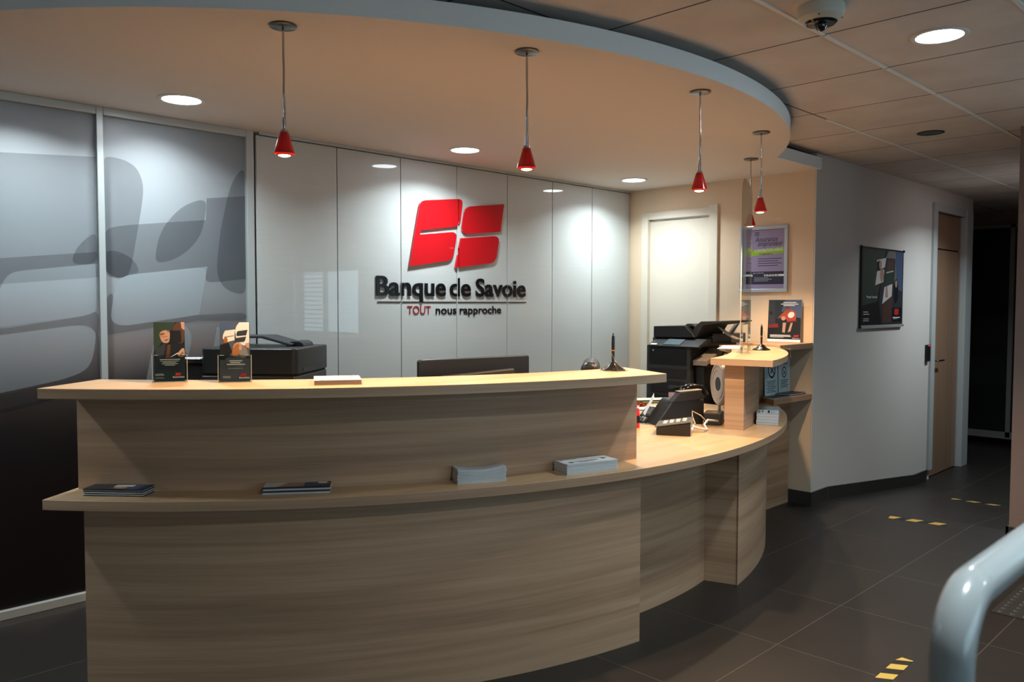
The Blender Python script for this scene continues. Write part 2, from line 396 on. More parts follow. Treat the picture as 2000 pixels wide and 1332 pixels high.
# ------------------------------------------------------------------ glazed partition with printed film (left)
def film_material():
    m = bpy.data.materials.new('shaded_frosted_film'); m.use_nodes = True; MATS['film'] = m
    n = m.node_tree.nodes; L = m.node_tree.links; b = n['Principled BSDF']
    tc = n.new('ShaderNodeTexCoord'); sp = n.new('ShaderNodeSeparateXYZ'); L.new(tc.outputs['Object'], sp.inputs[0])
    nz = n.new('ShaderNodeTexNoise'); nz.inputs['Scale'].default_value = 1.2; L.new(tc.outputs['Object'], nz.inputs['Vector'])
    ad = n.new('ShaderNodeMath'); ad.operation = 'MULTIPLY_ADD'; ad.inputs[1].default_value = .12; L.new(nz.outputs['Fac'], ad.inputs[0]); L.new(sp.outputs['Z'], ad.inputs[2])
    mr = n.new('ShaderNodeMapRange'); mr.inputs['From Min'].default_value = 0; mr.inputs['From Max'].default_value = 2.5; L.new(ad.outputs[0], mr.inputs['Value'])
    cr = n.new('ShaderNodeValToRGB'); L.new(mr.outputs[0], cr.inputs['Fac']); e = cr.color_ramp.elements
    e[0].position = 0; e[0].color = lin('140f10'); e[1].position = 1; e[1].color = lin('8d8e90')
    for p, c in ((.25, '17100f'), (.40, '161617'), (.46, '2c2726'), (.54, '6e625e'), (.66, '7f8082'), (.8, '808487')):  # downward fade to black paints in the dark room behind the film
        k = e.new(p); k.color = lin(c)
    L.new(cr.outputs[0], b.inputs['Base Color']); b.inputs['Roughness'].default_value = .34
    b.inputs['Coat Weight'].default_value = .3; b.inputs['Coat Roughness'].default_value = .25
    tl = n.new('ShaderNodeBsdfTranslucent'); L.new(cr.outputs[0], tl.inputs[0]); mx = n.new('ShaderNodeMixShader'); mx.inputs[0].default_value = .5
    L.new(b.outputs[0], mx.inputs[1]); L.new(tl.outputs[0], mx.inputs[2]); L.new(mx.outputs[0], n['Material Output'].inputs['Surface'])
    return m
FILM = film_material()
OVD = overlay('film_print_dark', '303238', .20); OVL = overlay('film_print_light', 'aab8be', .16); OVB = overlay('film_print_black', '08080a', .5)
PY = 4.50
def soften(q, lim=.115, it=3):
    for _ in range(it):
        r = []; n = len(q)
        for i in range(n):
            a, p, c = q[i-1], q[i], q[(i+1) % n]; d1 = math.dist(a, p); d2 = math.dist(p, c)
            if min(d1, d2) < lim:
                k1 = min(.25, .03/d1 if d1 > lim else 1); k2 = min(.25, .03/d2 if d2 > lim else 1)
                r += [(p[0]+(a[0]-p[0])*k1, p[1]+(a[1]-p[1])*k1), (p[0]+(c[0]-p[0])*k2, p[1]+(c[1]-p[1])*k2)]
            else: r.append(p)
        q = r
    return q
pt = thing('glazed_partition', 'floor-to-ceiling partition with grey printed frosted film left of the white cabinets', 'partition', (.4, PY, 0))
b = MB()
for x0, x1 in ((1.472, 1.506), (2.285, 2.332)): b.box(x0, x1, PY-.03, PY+.03, .0, 2.529)
b.box(-1.3, 1.472, PY-.03, PY+.03, 2.488, 2.529); b.box(1.506, 2.285, PY-.03, PY+.03, 2.488, 2.529)
b.box(-1.3, 1.472, PY-.03, PY+.03, .0, .045); b.box(1.506, 2.285, PY-.03, PY+.03, .0, .045)
b.box(-.33, -.29, PY-.03, PY+.03, .045, 2.488); b.box(-1.7, -1.3, PY-.03, PY+.03, 0, 2.529)
b.build('aluminium_frame', ALU, pt, bevel=.003)
for x0, x1 in ((-1.3, -.33), (-.29, 1.472), (1.506, 2.285)):
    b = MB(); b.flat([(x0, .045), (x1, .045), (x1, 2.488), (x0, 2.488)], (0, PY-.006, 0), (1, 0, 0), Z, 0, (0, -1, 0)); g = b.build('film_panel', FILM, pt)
    if x0 < -1: continue
    M = {'d': [], 'l': [], 'k': []}
    if x0 < 0:
        M['d'] = [[(-.2, 2.15), (1.472, 2.274), (1.472, 1.66), (-.2, 1.5)],
                  [(1.345, 1.719), (1.367, 1.796), (1.419, 1.858), (1.472, 1.893), (1.472, 1.731)],
                  [(-.2, 1.6), (1.458, 1.789), (1.472, 1.791), (1.472, 1.730), (1.457, 1.729), (1.101, 1.682), (1.06, 1.658), (1.032, 1.596), (1.0, 1.50), (-.2, 1.36)],
                  [(.2, 1.30), (1.411, 1.464), (1.472, 1.492), (1.472, 1.378), (1.455, 1.359), (1.45, 1.392), (1.379, 1.418), (.2, 1.27)],
                  [(1.455, 1.376), (1.472, 1.36), (1.472, 1.10), (1.0, .98), (-.2, .80), (-.2, .70), (1.0, 1.08), (1.304, 1.146), (1.405, 1.184), (1.437, 1.238), (1.454, 1.337)]]
        M['l'] = [[(.98, 1.42), (1.032, 1.591), (1.051, 1.648), (1.097, 1.678), (1.457, 1.728), (1.472, 1.728), (1.472, 1.492), (1.411, 1.464), (1.027, 1.401)],
                  [(.98, 1.09), (1.026, 1.374), (1.379, 1.418), (1.43, 1.409), (1.455, 1.376), (1.454, 1.337), (1.437, 1.238), (1.405, 1.184), (1.304, 1.146)],
                  [(.1, 1.25), (.13, 1.5), (.17, 1.55), (.85, 1.64), (.83, 1.45), (.78, 1.37), (.6, 1.32)]]
        M['k'] = []
    else:
        M['d'] = [[(1.506, 2.278), (1.563, 2.285), (1.638, 2.27), (1.686, 2.231), (1.71, 2.154), (1.702, 2.062), (1.656, 1.81), (1.632, 1.68), (1.577, 1.654), (1.506, 1.67)],
                  [(1.506, 1.908), (1.588, 1.933), (1.835, 1.967), (2.283, 2.026), (2.283, 1.67), (2.034, 1.64), (2.052, 1.735), (1.761, 1.693), (1.626, 1.678), (1.577, 1.654), (1.519, 1.681), (1.506, 1.723)],
                  [(1.764, 1.742), (1.769, 1.815), (1.793, 1.909), (1.859, 2.006), (1.943, 2.078), (2.054, 2.117), (2.046, 2.021), (2.02, 1.911), (1.951, 1.823), (1.855, 1.76)],
                  [(2.054, 2.117), (2.283, 2.15), (2.283, 2.026), (2.048, 1.995)],
                  [(2.283, 2.318), (2.222, 2.256), (2.181, 2.153), (2.133, 1.942), (2.105, 1.733), (2.122, 1.648), (2.18, 1.594), (2.283, 1.576)],
                  [(1.506, 1.797), (1.564, 1.803), (1.644, 1.769), (1.687, 1.691), (1.626, 1.678), (1.577, 1.654), (1.519, 1.681), (1.506, 1.725)],
                  [(1.506, 1.56), (1.549, 1.587), (1.53, 1.447), (1.551, 1.418), (1.599, 1.408), (2.0, 1.463), (2.283, 1.475), (2.283, 1.425), (1.993, 1.429), (1.513, 1.363)]]
        M['l'] = [[(1.529, 1.48), (1.56, 1.632), (1.593, 1.666), (1.637, 1.681), (2.052, 1.735), (2.0, 1.465), (1.599, 1.408), (1.551, 1.418), (1.53, 1.447)],
                  [(1.70, 1.10), (1.74, 1.30), (1.78, 1.395), (1.86, 1.42), (1.93, 1.40), (1.96, 1.34), (1.90, 1.10)],
                  [(2.05, 1.10), (2.10, 1.39), (2.283, 1.42), (2.283, 1.10)],
                  ]
    w = 0
    for key, mt in (('d', OVD), ('l', OVL)):
        for q in M[key]:
            q = soften(q)
            w += .0007; c = MB(); c.frame(q, (0, PY-.006-w, 0), (1, 0, 0), (0, 0, 1), (0, -1, 0), 0, .0002); c.build('printed_motif', mt, g)
# ------------------------------------------------------------------ tall white cabinets
def lacquer():
    m = mat('white_lacquer_door', 'b9bcb9', .45, coat=.55, coat_rough=.015)
    n = m.node_tree.nodes; L = m.node_tree.links; bs = n['Principled BSDF']
    tc = n.new('ShaderNodeTexCoord'); mp = n.new('ShaderNodeMapping'); mp.inputs['Scale'].default_value = (3, 3, 240)
    nz = n.new('ShaderNodeTexNoise'); nz.inputs['Scale'].default_value = 1; nz.inputs['Detail'].default_value = 2
    L.new(tc.outputs['Object'], mp.inputs[0]); L.new(mp.outputs[0], nz.inputs['Vector'])
    mx = n.new('ShaderNodeMixRGB'); mx.blend_type = 'MULTIPLY'; mx.inputs[0].default_value = .10; mx.inputs[1].default_value = lin('b9bcb9')
    L.new(nz.outputs['Fac'], mx.inputs[2]); L.new(mx.outputs[0], bs.inputs['Base Color']); return m
LACQ = lacquer()
joints = [2.345, 2.895, 3.395, 3.895, 4.405, 4.915, 5.416, 5.935]
cl = ['nearest the film partition, left of the red emblem', 'second from the film partition, behind the start of the black lettering', 'behind the left half of the red emblem',
      'behind the right half of the red emblem', 'just right of the red emblem', 'second from the beige wall', 'in the corner beside the beige wall']
for i in range(7):
    x0, x1 = joints[i], joints[i+1]
    c = thing('tall_cabinet', 'tall glossy white cabinet ' + cl[i], 'cabinet', ((x0+x1)/2, YB+.2, 0), 0, 'tall white cabinets along the back wall')
    b = MB(); b.box(x0+.002, x1-.002, YB+.022, 4.925, 0, 2.512); b.build('carcass', mat('cabinet_side_grey', '6f716f', .7), c)
    b = MB(); b.box(x0+.003, x1-.003, YB, YB+.02, .06, 2.508); b.build('door', LACQ, c, bevel=.0012)
b = MB(); b.box(2.36, 5.945, YB-.012, YB+.03, 2.512, 2.5285); struct('trim_1', b, ALU)
# company sign mounted on the cabinets
sg = thing('wall_sign', 'red two-part emblem over black Banque de Savoie lettering on the white cabinets', 'sign', (3.9, YB, 1.4))
PA = [(3.453, 1.779), (3.539, 2.192), (3.548, 2.213), (3.566, 2.231), (3.593, 2.24), (3.895, 2.277), (3.92, 2.274), (3.933, 2.263), (3.935, 2.247), (3.917, 2.13), (3.905, 2.102), (3.888, 2.084), (3.866, 2.077), (3.553, 2.032), (3.546, 2.002), (3.837, 2.037), (3.861, 2.033), (3.876, 2.02), (3.877, 2.001), (3.851, 1.885), (3.836, 1.857), (3.818, 1.84), (3.793, 1.831)]
PB = [(4.014, 2.234), (4.354, 2.279), (4.314, 2.069), (3.976, 2.032), (3.949, 2.037), (3.935, 2.051), (3.932, 2.076), (3.953, 2.182), (3.964, 2.209), (3.984, 2.225)]
PC = [(3.92, 1.998), (4.253, 2.033), (4.282, 2.028), (4.297, 2.014), (4.298, 1.991), (4.274, 1.875), (4.257, 1.849), (4.23, 1.833), (4.198, 1.827), (3.865, 1.784)]
sign_parts = []
for q in (PA, PB, PC):
    b = MB(); b.frame(q, (0, YB-.001, 0), (1, 0, 0), (0, 0, 1), (0, -1, 0), .004, .018); sign_parts.append(b.build('emblem_piece', REDM, sg))
sO = lambda x, z: (x, YB-.001, z)
DRED = mat('dark_red_letters', '8e1c24', .5)
FIT = {}
for word, nm, x0, x1, zz, size, th, bold, m_ in (('Banque', 'bank_name_word', 3.186, 3.784, 1.583, .184, .008, .0034, BLACKL), ('de', 'bank_name_word', 3.822, 4.023, 1.583, .184, .008, .0034, BLACKL), ('Savoie', 'bank_name_word', 4.073, 4.599, 1.583, .184, .008, .0034, BLACKL),
        ('TOUT', 'slogan_word', 3.444, 3.65, 1.455, .082, .003, .0002, DRED), ('nous', 'slogan_word', 3.694, 3.888, 1.455, .080, .003, .0010, BLACKL), ('rapproche', 'slogan_word', 3.919, 4.337, 1.455, .080, .003, .0010, BLACKL)):
    o = text(word, size, th, m_, sg, nm, sO(x0, zz), (1, 0, 0), Z, (0, -1, 0), w=.002 if th > .005 else .001, sx=.8, bold=bold)
    sign_parts.append(o); FIT[o.name] = (x0, x1)
b = MB(); b.box(3.198, 4.61, YB-.005, YB-.001, 1.536, 1.5415); sign_parts.append(b.build('underline', BLACKL, sg))
import bmesh
for o in sign_parts:                       # the sign is cut where the cabinet doors part
    if o.name in FIT:
        x0, x1 = FIT[o.name]; xs = [v.co.x for v in o.data.vertices]; w0, w1 = min(xs), max(xs)
        for v in o.data.vertices: v.co.x = (v.co.x-w0)/(w1-w0)*(x1-x0)+x0-sg.location.x
    bm = bmesh.new(); bm.from_mesh(o.data)
    for j in (3.395, 3.895, 4.405):
        for sgn in (-1, 1):
            g = bm.verts[:]+bm.edges[:]+bm.faces[:]
            bmesh.ops.bisect_plane(bm, geom=g, plane_co=(j+sgn*.0062-sg.location.x, 0, 0), plane_no=(1, 0, 0))
        fs = [f for f in bm.faces if abs(f.calc_center_median().x+sg.location.x-j) < .006]
        bmesh.ops.delete(bm, geom=fs, context='FACES')
    bm.to_mesh(o.data); bm.free()
# ------------------------------------------------------------------ lights in the ceilings
DOWN = 17
def make_downlight(loc, label):
    t = thing('ceiling_downlight', label, 'ceiling light', loc, 0, 'round white downlights')
    b = MB(); b.lathe([(.112, 0), (.112, -.004), (.108, -.007), (.092, -.006), (.088, 0), (.088, .002)], seg=48); b.build('trim_ring', WHITE, t, world=False, smooth=40)
    b = MB(); b.lathe([(0.0001, -.0035), (.088, -.0035), (.088, -.003), (.0001, -.003)], seg=48); b.build('diffuser', LED, t, world=False)
    l = bpy.data.lights.new('downlight_lamp', 'AREA'); l.shape = 'DISK'; l.size = .16; l.energy = DOWN; l.color = (.82, .95, 1); l.spread = math.radians(140)
    lo = bpy.data.objects.new('downlight_lamp', l); COL.objects.link(lo); lo.parent = t; lo.location = (0, 0, -.006)
    return t
dl = make_downlight((1.724, 4.03, HS), 'round lit downlight above the film partition, leftmost in the canopy')
dup(dl, (3.584, 4.03, HS), label='round lit downlight in the canopy above the red emblem')
dup(dl, (5.405, 4.03, HS), label='round lit downlight in the canopy corner by the cream door')
dup(dl, (3.711, 1.199, HC), label='large-looking lit downlight in the tiled ceiling right of the camera dome')
dup(dl, (-.136, 4.03, HS), label='round downlight beyond the left edge of the picture')
dup(dl, (3.7, -1.6, HC), label='round downlight near the side window')
far = dup(dl, (8.2, 1.70, HC), label='round downlight in the far corridor')
dup(dl, (1.35, .15, HC), label='round downlight above the entrance side of the hall')
bk = dup(dl, (1.08, 4.92, HS), label='round downlight in the room behind the printed film, left one')
bk2 = dup(dl, (1.74, 4.80, HS), label='round downlight in the room behind the printed film, right one')
for o_, e_ in ((bk, 36), (bk2, 12), (far, 24)):
    for c_ in o_.children:
        if c_.type == 'LIGHT': c_.data = c_.data.copy(); c_.data.energy = e_
t = thing('recessed_spot', 'small dark unlit recessed spot in the tiled ceiling near the corridor', 'ceiling light', (5.757, 1.90, HC))
b = MB(); b.lathe([(.082, 0), (.082, -.004), (.07, -.006), (.066, -.002)], seg=36); b.build('ring', BLACKM, t, world=False, smooth=40)
b = MB(); b.lathe([(.066, -.003), (.045, -.0015), (.0001, -.001)], seg=36); b.build('reflector', mat('dark_reflector', '101515', .5), t, world=False, smooth=40)
# dome camera
t = thing('dome_camera', 'white round security camera on the tiled ceiling with a dark lens', 'security camera', (3.045, 1.405, HC))
b = MB(); b.lathe([(.0001, 0), (.085, 0), (.086, -.022), (.084, -.028), (.083, -.03), (.082, -.042), (.066, -.056), (.060, -.058)], seg=48); b.build('housing', mat('camera_white', 'cbc8bc', .45), t, world=False, smooth=35)
b = MB(); b.lathe([(.060, -.058), (.052, -.066), (.03, -.068), (.0001, -.069)], seg=40); b.build('lens_surround', BLACKG, t, world=False, smooth=35)
b = MB(); b.ball((0, 0, -.068), .024, 20, 12); b.build('lens', mat('dome_lens', '0b0a0c', .04, coat=1), t, world=False, smooth=True)
for a in (200, 290, 20):
    b = MB(); a = math.radians(a); b.ball((.074*math.cos(a), .074*math.sin(a), -.049), .003); b.build('screw', BLACK, t, world=False)
# pendants
REDGL = mat('red_glass', 'a80e18', .2, coat=.6)
_n = REDGL.node_tree.nodes; _l = REDGL.node_tree.links; _t = _n.new('ShaderNodeBsdfTranslucent'); _t.inputs[0].default_value = (1, .03, .03, 1); _m = _n.new('ShaderNodeMixShader'); _m.inputs[0].default_value = .10
_l.new(_n['Principled BSDF'].outputs[0], _m.inputs[1]); _l.new(_t.outputs[0], _m.inputs[2]); _l.new(_m.outputs[0], _n['Material Output'].inputs['Surface'])
def make_pendant(loc, label):
    t = thing('pendant_lamp', label, 'pendant lamp', loc, 0, 'red cone pendants above the counter')
    b = MB(); b.lathe([(.0001, 0), (.047, 0), (.049, -.003), (.049, -.007), (.046, -.009), (.0001, -.010)], seg=36); b.build('ceiling_plate', mat('brushed_nickel', '6f7370', .3, .9), t, world=False, smooth=40)
    b = MB(); p = []
    for i in range(30):
        z = -.008-i/29*.335; k = max(0, (i-8)/21); p.append((.004*math.sin(k*9)*k, .004*math.cos(k*7)*k-.004*k, z))
    b.tube(p, .0046, 8); b.build('rod', CHROME, t, world=False, smooth=True)
    b = MB(); b.lathe([(.0001, -.330), (.0075, -.330), (.0075, -.372), (.014, -.373), (.0145, -.381), (.0001, -.382)], seg=20); b.build('socket', CHROME, t, world=False, smooth=30)
    b = MB(); b.lathe([(.0135, -.379), (.0165, -.384), (.0375, -.455), (.0385, -.459), (.0365, -.4595), (.0345, -.455), (.014, -.385)], seg=36); b.build('glass_shade', REDGL, t, world=False, smooth=40)
    b = MB(); b.lathe([(.0225, -.456), (.0235, -.464), (.021, -.465), (.0205, -.456)], seg=28); b.build('lamp_body', mat('lamp_reflector', 'b8905a', .2, .6), t, world=False, smooth=40)
    b = MB(); b.lathe([(.006, -.41), (.019, -.455), (.0215, -.4655), (.012, -.469), (.0001, -.470)], seg=28); b.build('bulb', BULB, t, world=False, smooth=40)
    l = bpy.data.lights.new('pendant_spot', 'SPOT'); l.energy = PEND; l.color = (1, .70, .43); l.spot_size = math.radians(128); l.spot_blend = .55; l.shadow_soft_size = .02
    lo = bpy.data.objects.new('pendant_light', l); COL.objects.link(lo); lo.parent = t; lo.location = (0, 0, -.485)
    return t
PEND = 68
pn = make_pendant((1.53, 2.704, HS), 'red cone pendant hanging furthest left, in front of the film partition')
for x, y, lb in ((2.365, 2.291, 'red cone pendant hanging beside the red emblem, second from the left'), (3.385, 2.141, 'red cone pendant hanging in front of the cream door'),
                 (4.429, 2.388, 'red cone pendant hanging directly above the purple framed poster'), (5.187, 2.871, 'red cone pendant hanging behind the tall acrylic screen, nearest the beige wall')):
    dup(pn, (x, y, HS), label=lb)
# ------------------------------------------------------------------ counter
def edge_band(o):
    o.data.materials.append(OAK)
    for p in o.data.polygons: p.material_index = 1 if abs(p.normal.z) < .5 else 0
ct = thing('reception_counter', 'long curved oak reception counter with raised front and lower desk', 'counter', (3.0, 2.6, 0))
RO = 3.222; AL = 218.0
# desk slab
ae = 312.6
poly = arcpts(RO, AL, ae)+[(5.5, 2.925), (5.14, 2.96), (5.14, 3.72), (4.3, 3.72), (4.3, 3.3), (3.98, 3.12)]+arcpts(2.36, 281, AL)
b = MB(); b.prism(poly, .772, .81, arc=True); b.build('desk_top', OAKTOP, ct, bevel=.0015, smooth=25)
# raised front slab (skew-cut right end)
a1 = 263.4
poly = arcpts(RO+.012, AL, a1)+[(3.20, 2.43)]+arcpts(2.875, a1-2.5, AL)
b = MB(); b.prism(poly, 1.182, 1.22, arc=True); b.build('raised_shelf', OAKTOP, ct, bevel=.0015, smooth=25)
b = MB(); arcband(b, RO-.175, RO-.215, 218.4, 263.6, .81, 1.182); b.build('upper_panel', OAK, ct, smooth=25)
b = MB(); arcband(b, RO-.075, RO-.115, 220.0, 262.2, .0, .772); b.build('lower_panel', OAK, ct, smooth=25)
b = MB(); arcband(b, RO-.30, RO-.34, 262.0, 279.7, .0, .772); b.build('lower_panel', OAK, ct, smooth=25)
for o in ct.children:
    if o.name.startswith(('desk_top', 'raised_shelf')): edge_band(o)
# pedestal
b = MB(); b.prism([(3.971, 2.239)]+arcpts(RO-.12, 280.2, 298)[0:]+[(4.75, 2.62), (3.905, 2.43)], 0, .772, arc=True); b.build('pedestal', OAK, ct, smooth=25)
b = MB(); b.box(4.9, 5.936, 2.93, 2.95, 0, .772); b.box(5.0, 5.948, 2.93, 2.95, .81, 1.19); b.build('back_panel', OAK, ct)
# pillar / curved riser under the right-hand shelf
b = MB(); arcband(b, RO-.175, RO-.285, 285.0, 306.5, .81, 1.182); b.build('curved_riser', OAK, ct, smooth=25)
# right-hand raised shelf
aw = 360-math.degrees(math.acos((5.946-CX)/(RO)))
ai = 360-math.degrees(math.acos((5.946-CX)/2.873))
poly = arcpts(RO, 283.6, 309.6)+[(5.475, 2.815), (5.62, 3.19)]+arcpts(2.873, 314.7, 283.6)
b = MB(); b.prism(poly, 1.182, 1.22, arc=True); edge_band(b.build('raised_shelf', OAKTOP, ct, bevel=.0015, smooth=25))
# wall ledges in the corner
t = thing('wall_ledge', 'oak corner ledge at counter height fixed to the beige wall', 'shelf', (5.7, 2.9, 1.197))
b = MB(); b.prism([(5.43, 2.757), (5.948, 2.757), (5.948, 3.14), (5.63, 3.19), (5.478, 2.812)], 1.197, 1.237); b.build('board', OAK, t, bevel=.001)
b = MB(); b.prism([(5.385, 2.775), (5.948, 2.757), (5.948, 2.928), (5.50, 2.928)], .812, .85)
tag(b.build('wall_shelf', OAK, bevel=.001), 'small low oak shelf holding no-smoking notices beside the beige wall', 'shelf')
# ------------------------------------------------------------------ doors
dr = MB(); dr.box(5.975, 6.02, DY0+.004, DY1-.004, .01, DZ-.004); d1 = struct('door_1', dr, DOORCREAM)
b = MB()
b.box(5.928, 5.975, 3.575, DY0+.008, 0, 2.345); b.box(5.935, 5.975, DY1-.008, 4.335, 0, 2.29); b.box(5.94, 5.975, DY0+.008, 4.335, DZ, 2.325)
b.build('door_frame', DOORCREAM, d1, bevel=.002)
b = MB(); b.box(5.96, 5.975, DY0, DY0+.035, .9, 1.1); b.tube([(5.975, DY0+.05, 1.02), (5.93, DY0+.05, 1.02), (5.925, DY0+.06, 1.02), (5.925, DY0+.16, 1.02)], .009, 10); b.build('door_handle', CHROME, d1)
dr = MB(); dr.box(8.548, 9.385, 2.778, 2.818, -.175, 2.068); d2 = struct('door_2', dr, OAKDOOR)
b = MB(); b.box(8.548, 9.385, 2.778, 2.818, 2.082, 2.42); b.build('transom_panel', OAKDOOR, d2)
b = MB(); b.box(8.445, 8.548, 2.73, 2.78, -.09, 2.505); b.box(9.398, 9.60, 2.72, 2.78, -.185, 2.505); b.box(8.548, 9.398, 2.73, 2.78, 2.43, 2.505); b.build('door_frame', mat('pale_frame_paint', 'b9c0c0', .35), d2, bevel=.003)
b = MB(); b.box(8.548, 9.398, 2.80, 2.81, 2.06, 2.09); b.build('transom_bar', DARK, d2)
b = MB(); b.tube([(8.60, 2.778, .975), (8.60, 2.72, .975), (8.61, 2.715, .975), (8.76, 2.715, .975)], .010, 10); b.lathe([(.02, 0), (.02, .006), (.0001, .006)], (8.60, 2.772, .97), 12); b.build('door_handle', CHROME, d2, smooth=40)
t = thing('card_reader', 'small black card reader with red light beside the oak door', 'card reader', (8.37, 2.755, 1.03))
b = MB(); b.box(8.335, 8.415, 2.728, 2.754, .98, 1.14); b.build('housing', BLACK, t, bevel=.004)
b = MB(); b.box(8.36, 8.39, 2.726, 2.728, 1.127, 1.134); b.build('status_light', emis('red_led', 'ff2030', 3), t)
# far glazed partition
t = thing('glazed_screen', 'dark film-covered glazed screen at the end of the corridor', 'partition', (11.2, 3.1, -.085))
b = MB(); XE = 11.2
for y0, y1 in ((2.715, 2.765), (3.75, 3.80), (2.42, 2.46)): b.box(XE, XE+.05, y0, y1, -.085, 2.49)
b.box(XE, XE+.05, 2.42, 3.80, -.085, -.02); b.box(XE, XE+.05, 2.42, 3.80, 2.45, 2.49); b.build('aluminium_frame', mat('dull_aluminium', '8f9590', .4, .3), t)
b = MB(); b.box(XE+.02, XE+.03, 2.765, 3.75, -.02, 2.45); b.box(XE+.02, XE+.03, 2.46, 2.715, -.02, 2.45); g = b.build('film_panel', mat('black_film', '1b1b1b', .4), t)
c = MB()
for z0 in (.55, 1.05, 1.5): c.frame([(2.78, z0), (3.5, z0-.03), (3.5, z0+.30), (2.86, z0+.33), (2.80, z0+.28)], (XE+.019, 0, 0), (0, 1, 0), (0, 0, 1), (-1, 0, 0), 0, .001)
c.build('printed_motif', mat('dark_grey_print', '232424', .4), g)
b = MB(); b.box(XE-.01, 11.3, 1.43, 4.4, -.10, -.085); struct('trim_8', b, mat('beige_sill', '8d8073', .6))
# ------------------------------------------------------------------ framed poster, beige wall
WH = mat('poster_white', 'd2d4d6', .7); LILAC = mat('poster_lilac', '8b80a0', .7); LIME = mat('poster_lime', '8fb02a', .7); NAVY = mat('poster_navy', '26243c', .7); LILT = mat('poster_dark_text', '2c2840', .7)
t = thing('framed_poster', 'silver framed lilac and green loan insurance poster on the beige wall', 'poster', (5.95, 3.17, 1.62))
y0, y1, z0, z1 = 2.966, 3.375, 1.620, 2.138
b = MB(); w = .028
for q in ((y0, y1, z0, z0+w), (y0, y1, z1-w, z1), (y0, y0+w, z0+w, z1-w), (y1-w, y1, z0+w, z1-w)): b.box(5.934, 5.948, *q)
b.build('frame', mat('silver_snap_frame', 'b4bcc4', .35, .3), t, bevel=.003)
b = MB(); b.box(5.944, 5.948, y0+w, y1-w, z0+w, z1-w)
sheet = b.build('poster_sheet', LILAC, t)
U = (0, -1, 0); N = (-1, 0, 0); sx_ = y1-w
PO = lambda u, v: (5.944, sx_-u, z0+w+v)
b = MB(); PWd = y1-y0-2*w; PH = z1-z0-2*w
b.flat([(0, .255), (PWd, .275), (PWd, .322), (0, .302)], PO(0, 0), U, Z, .0004, N, 0)
b.flat([(0, .035), (PWd, .035), (PWd, .135), (0, .135)], PO(0, 0), U, Z, .0004, N, 1)
b.flat([(.185, .097), (PWd, .097), (PWd, .112), (.185, .112)], PO(0, 0), U, Z, .0008, N, 2)
b.flat([(0, .097), (.085, .097), (.085, .112), (0, .112)], PO(0, 0), U, Z, .0008, N, 2)
for i in range(4): b.flat([(.13, .232-i*.018), (.13+.20-.03*(i % 2), .232-i*.018), (.13+.20-.03*(i % 2), .237-i*.018), (.13, .237-i*.018)], PO(0, 0), U, Z, .0004, N, 3)
for i in range(3): b.flat([(.10, .084-i*.012), (.22+.03*(i % 2), .084-i*.012), (.22+.03*(i % 2), .088-i*.012), (.10, .088-i*.012)], PO(0, 0), U, Z, .0008, N, 4)
for i in range(3): b.flat([(.10, .44-i*.012), (.14, .44-i*.012), (.14, .445-i*.012), (.10, .445-i*.012)], PO(0, 0), U, Z, .0004, N, 3)
b.build('printed_blocks', [LIME, NAVY, PAPER, LILT, mat('poster_pale_lines', '9a98a8', .7)], sheet)
text('Assurance', .056, .0002, LILT, sheet, 'title_text', PO(.105, .368), U, Z, N, w=.0008, sx=.80, shear=.25)
text('emprunteur', .056, .0002, LILT, sheet, 'title_text', PO(.125, .334), U, Z, N, w=.0008, sx=.76, shear=.25)
text('CONVENTION AERAS', .031, .0002, WH, sheet, 'band_text', PO(.100, .286), (0, -1, .03), Z, N, w=.0008, sx=.78, bold=.0005)
text('est applicable ici', .020, .0002, LILT, sheet, 'band_text', PO(.14, .266), U, Z, N, w=.0008, sx=.85, shear=.2)
text('pour en savoir plus', .013, .0002, WH, sheet, 'small_text', PO(.09, .120), U, Z, N, w=.0008, sx=.9)
text('04 79 33 01 34', .019, .0002, LILT, sheet, 'telephone_text', PO(.19, .0985), U, Z, N, w=.0012, sx=1.0, bold=.0006)
# ------------------------------------------------------------------ helper: red mini emblem on prints
def mini_logo(b, O, U, V, N, x, y, s, w, mi):
    O = Vector(O)
    f = s/.9
    for q in (PA, PB, PC): b.flat([((p[0]-3.453)*f+x, (p[1]-1.779)*f+y) for p in q], O, U, V, w, N, mi)
SKIN = mat('print_skin', 'a58572', .55); SKIN2 = mat('print_skin_shadow', '6e4836', .55); PGREEN = mat('print_green', '23382c', .5); PDARK = mat('print_black', '16181b', .4, coat=.2)
PTEAL = mat('print_dark_teal', '1d2a30', .4); PBROWN = mat('print_brown', '4a3026', .5); PSKY = mat('print_blue', '3c4e6c', .5); PNAVY = mat('print_slate', '2b3038', .45); PCREAM = mat('print_cream', 'cfcbc8', .5)
PORANGE = mat('print_orange', '8c5a30', .5); PGREY = mat('print_grey', '6e6a68', .5); PREDD = mat('print_dark_red', '6e2020', .5); PREDO = mat('print_red_coat', '96392c', .5)
PR = [SKIN, SKIN2, PGREEN, PDARK, PTEAL, PBROWN, PSKY, PNAVY, PCREAM, PORANGE, PGREY, PREDD, PREDO, PAPER, RED_INK, mat('print_slate_grey', '474a54', .45)]
def art(name, parent, O, U, V, N, polys, sw=1, sh=1, w=.0004):
    b = MB()
    for i, (mi, q) in enumerate(polys):
        if 3 < len(q) < 12 and mi in (0, 1, 5, 9, 12) and len(q) != 4: q = soften(q, .6, 2)
        b.flat([(p[0]*sw, p[1]*sh) for p in q], O, U, V, w+i*.00006, N, mi)
    return b.build(name, PR, parent)
def ell(cx, cy, rx, ry, rot=0, n=18):
    c, s = math.cos(rot), math.sin(rot)
    return [(cx+rx*math.cos(2*PI*i/n)*c-ry*math.sin(2*PI*i/n)*s, cy+rx*math.cos(2*PI*i/n)*s+ry*math.sin(2*PI*i/n)*c) for i in range(n)]
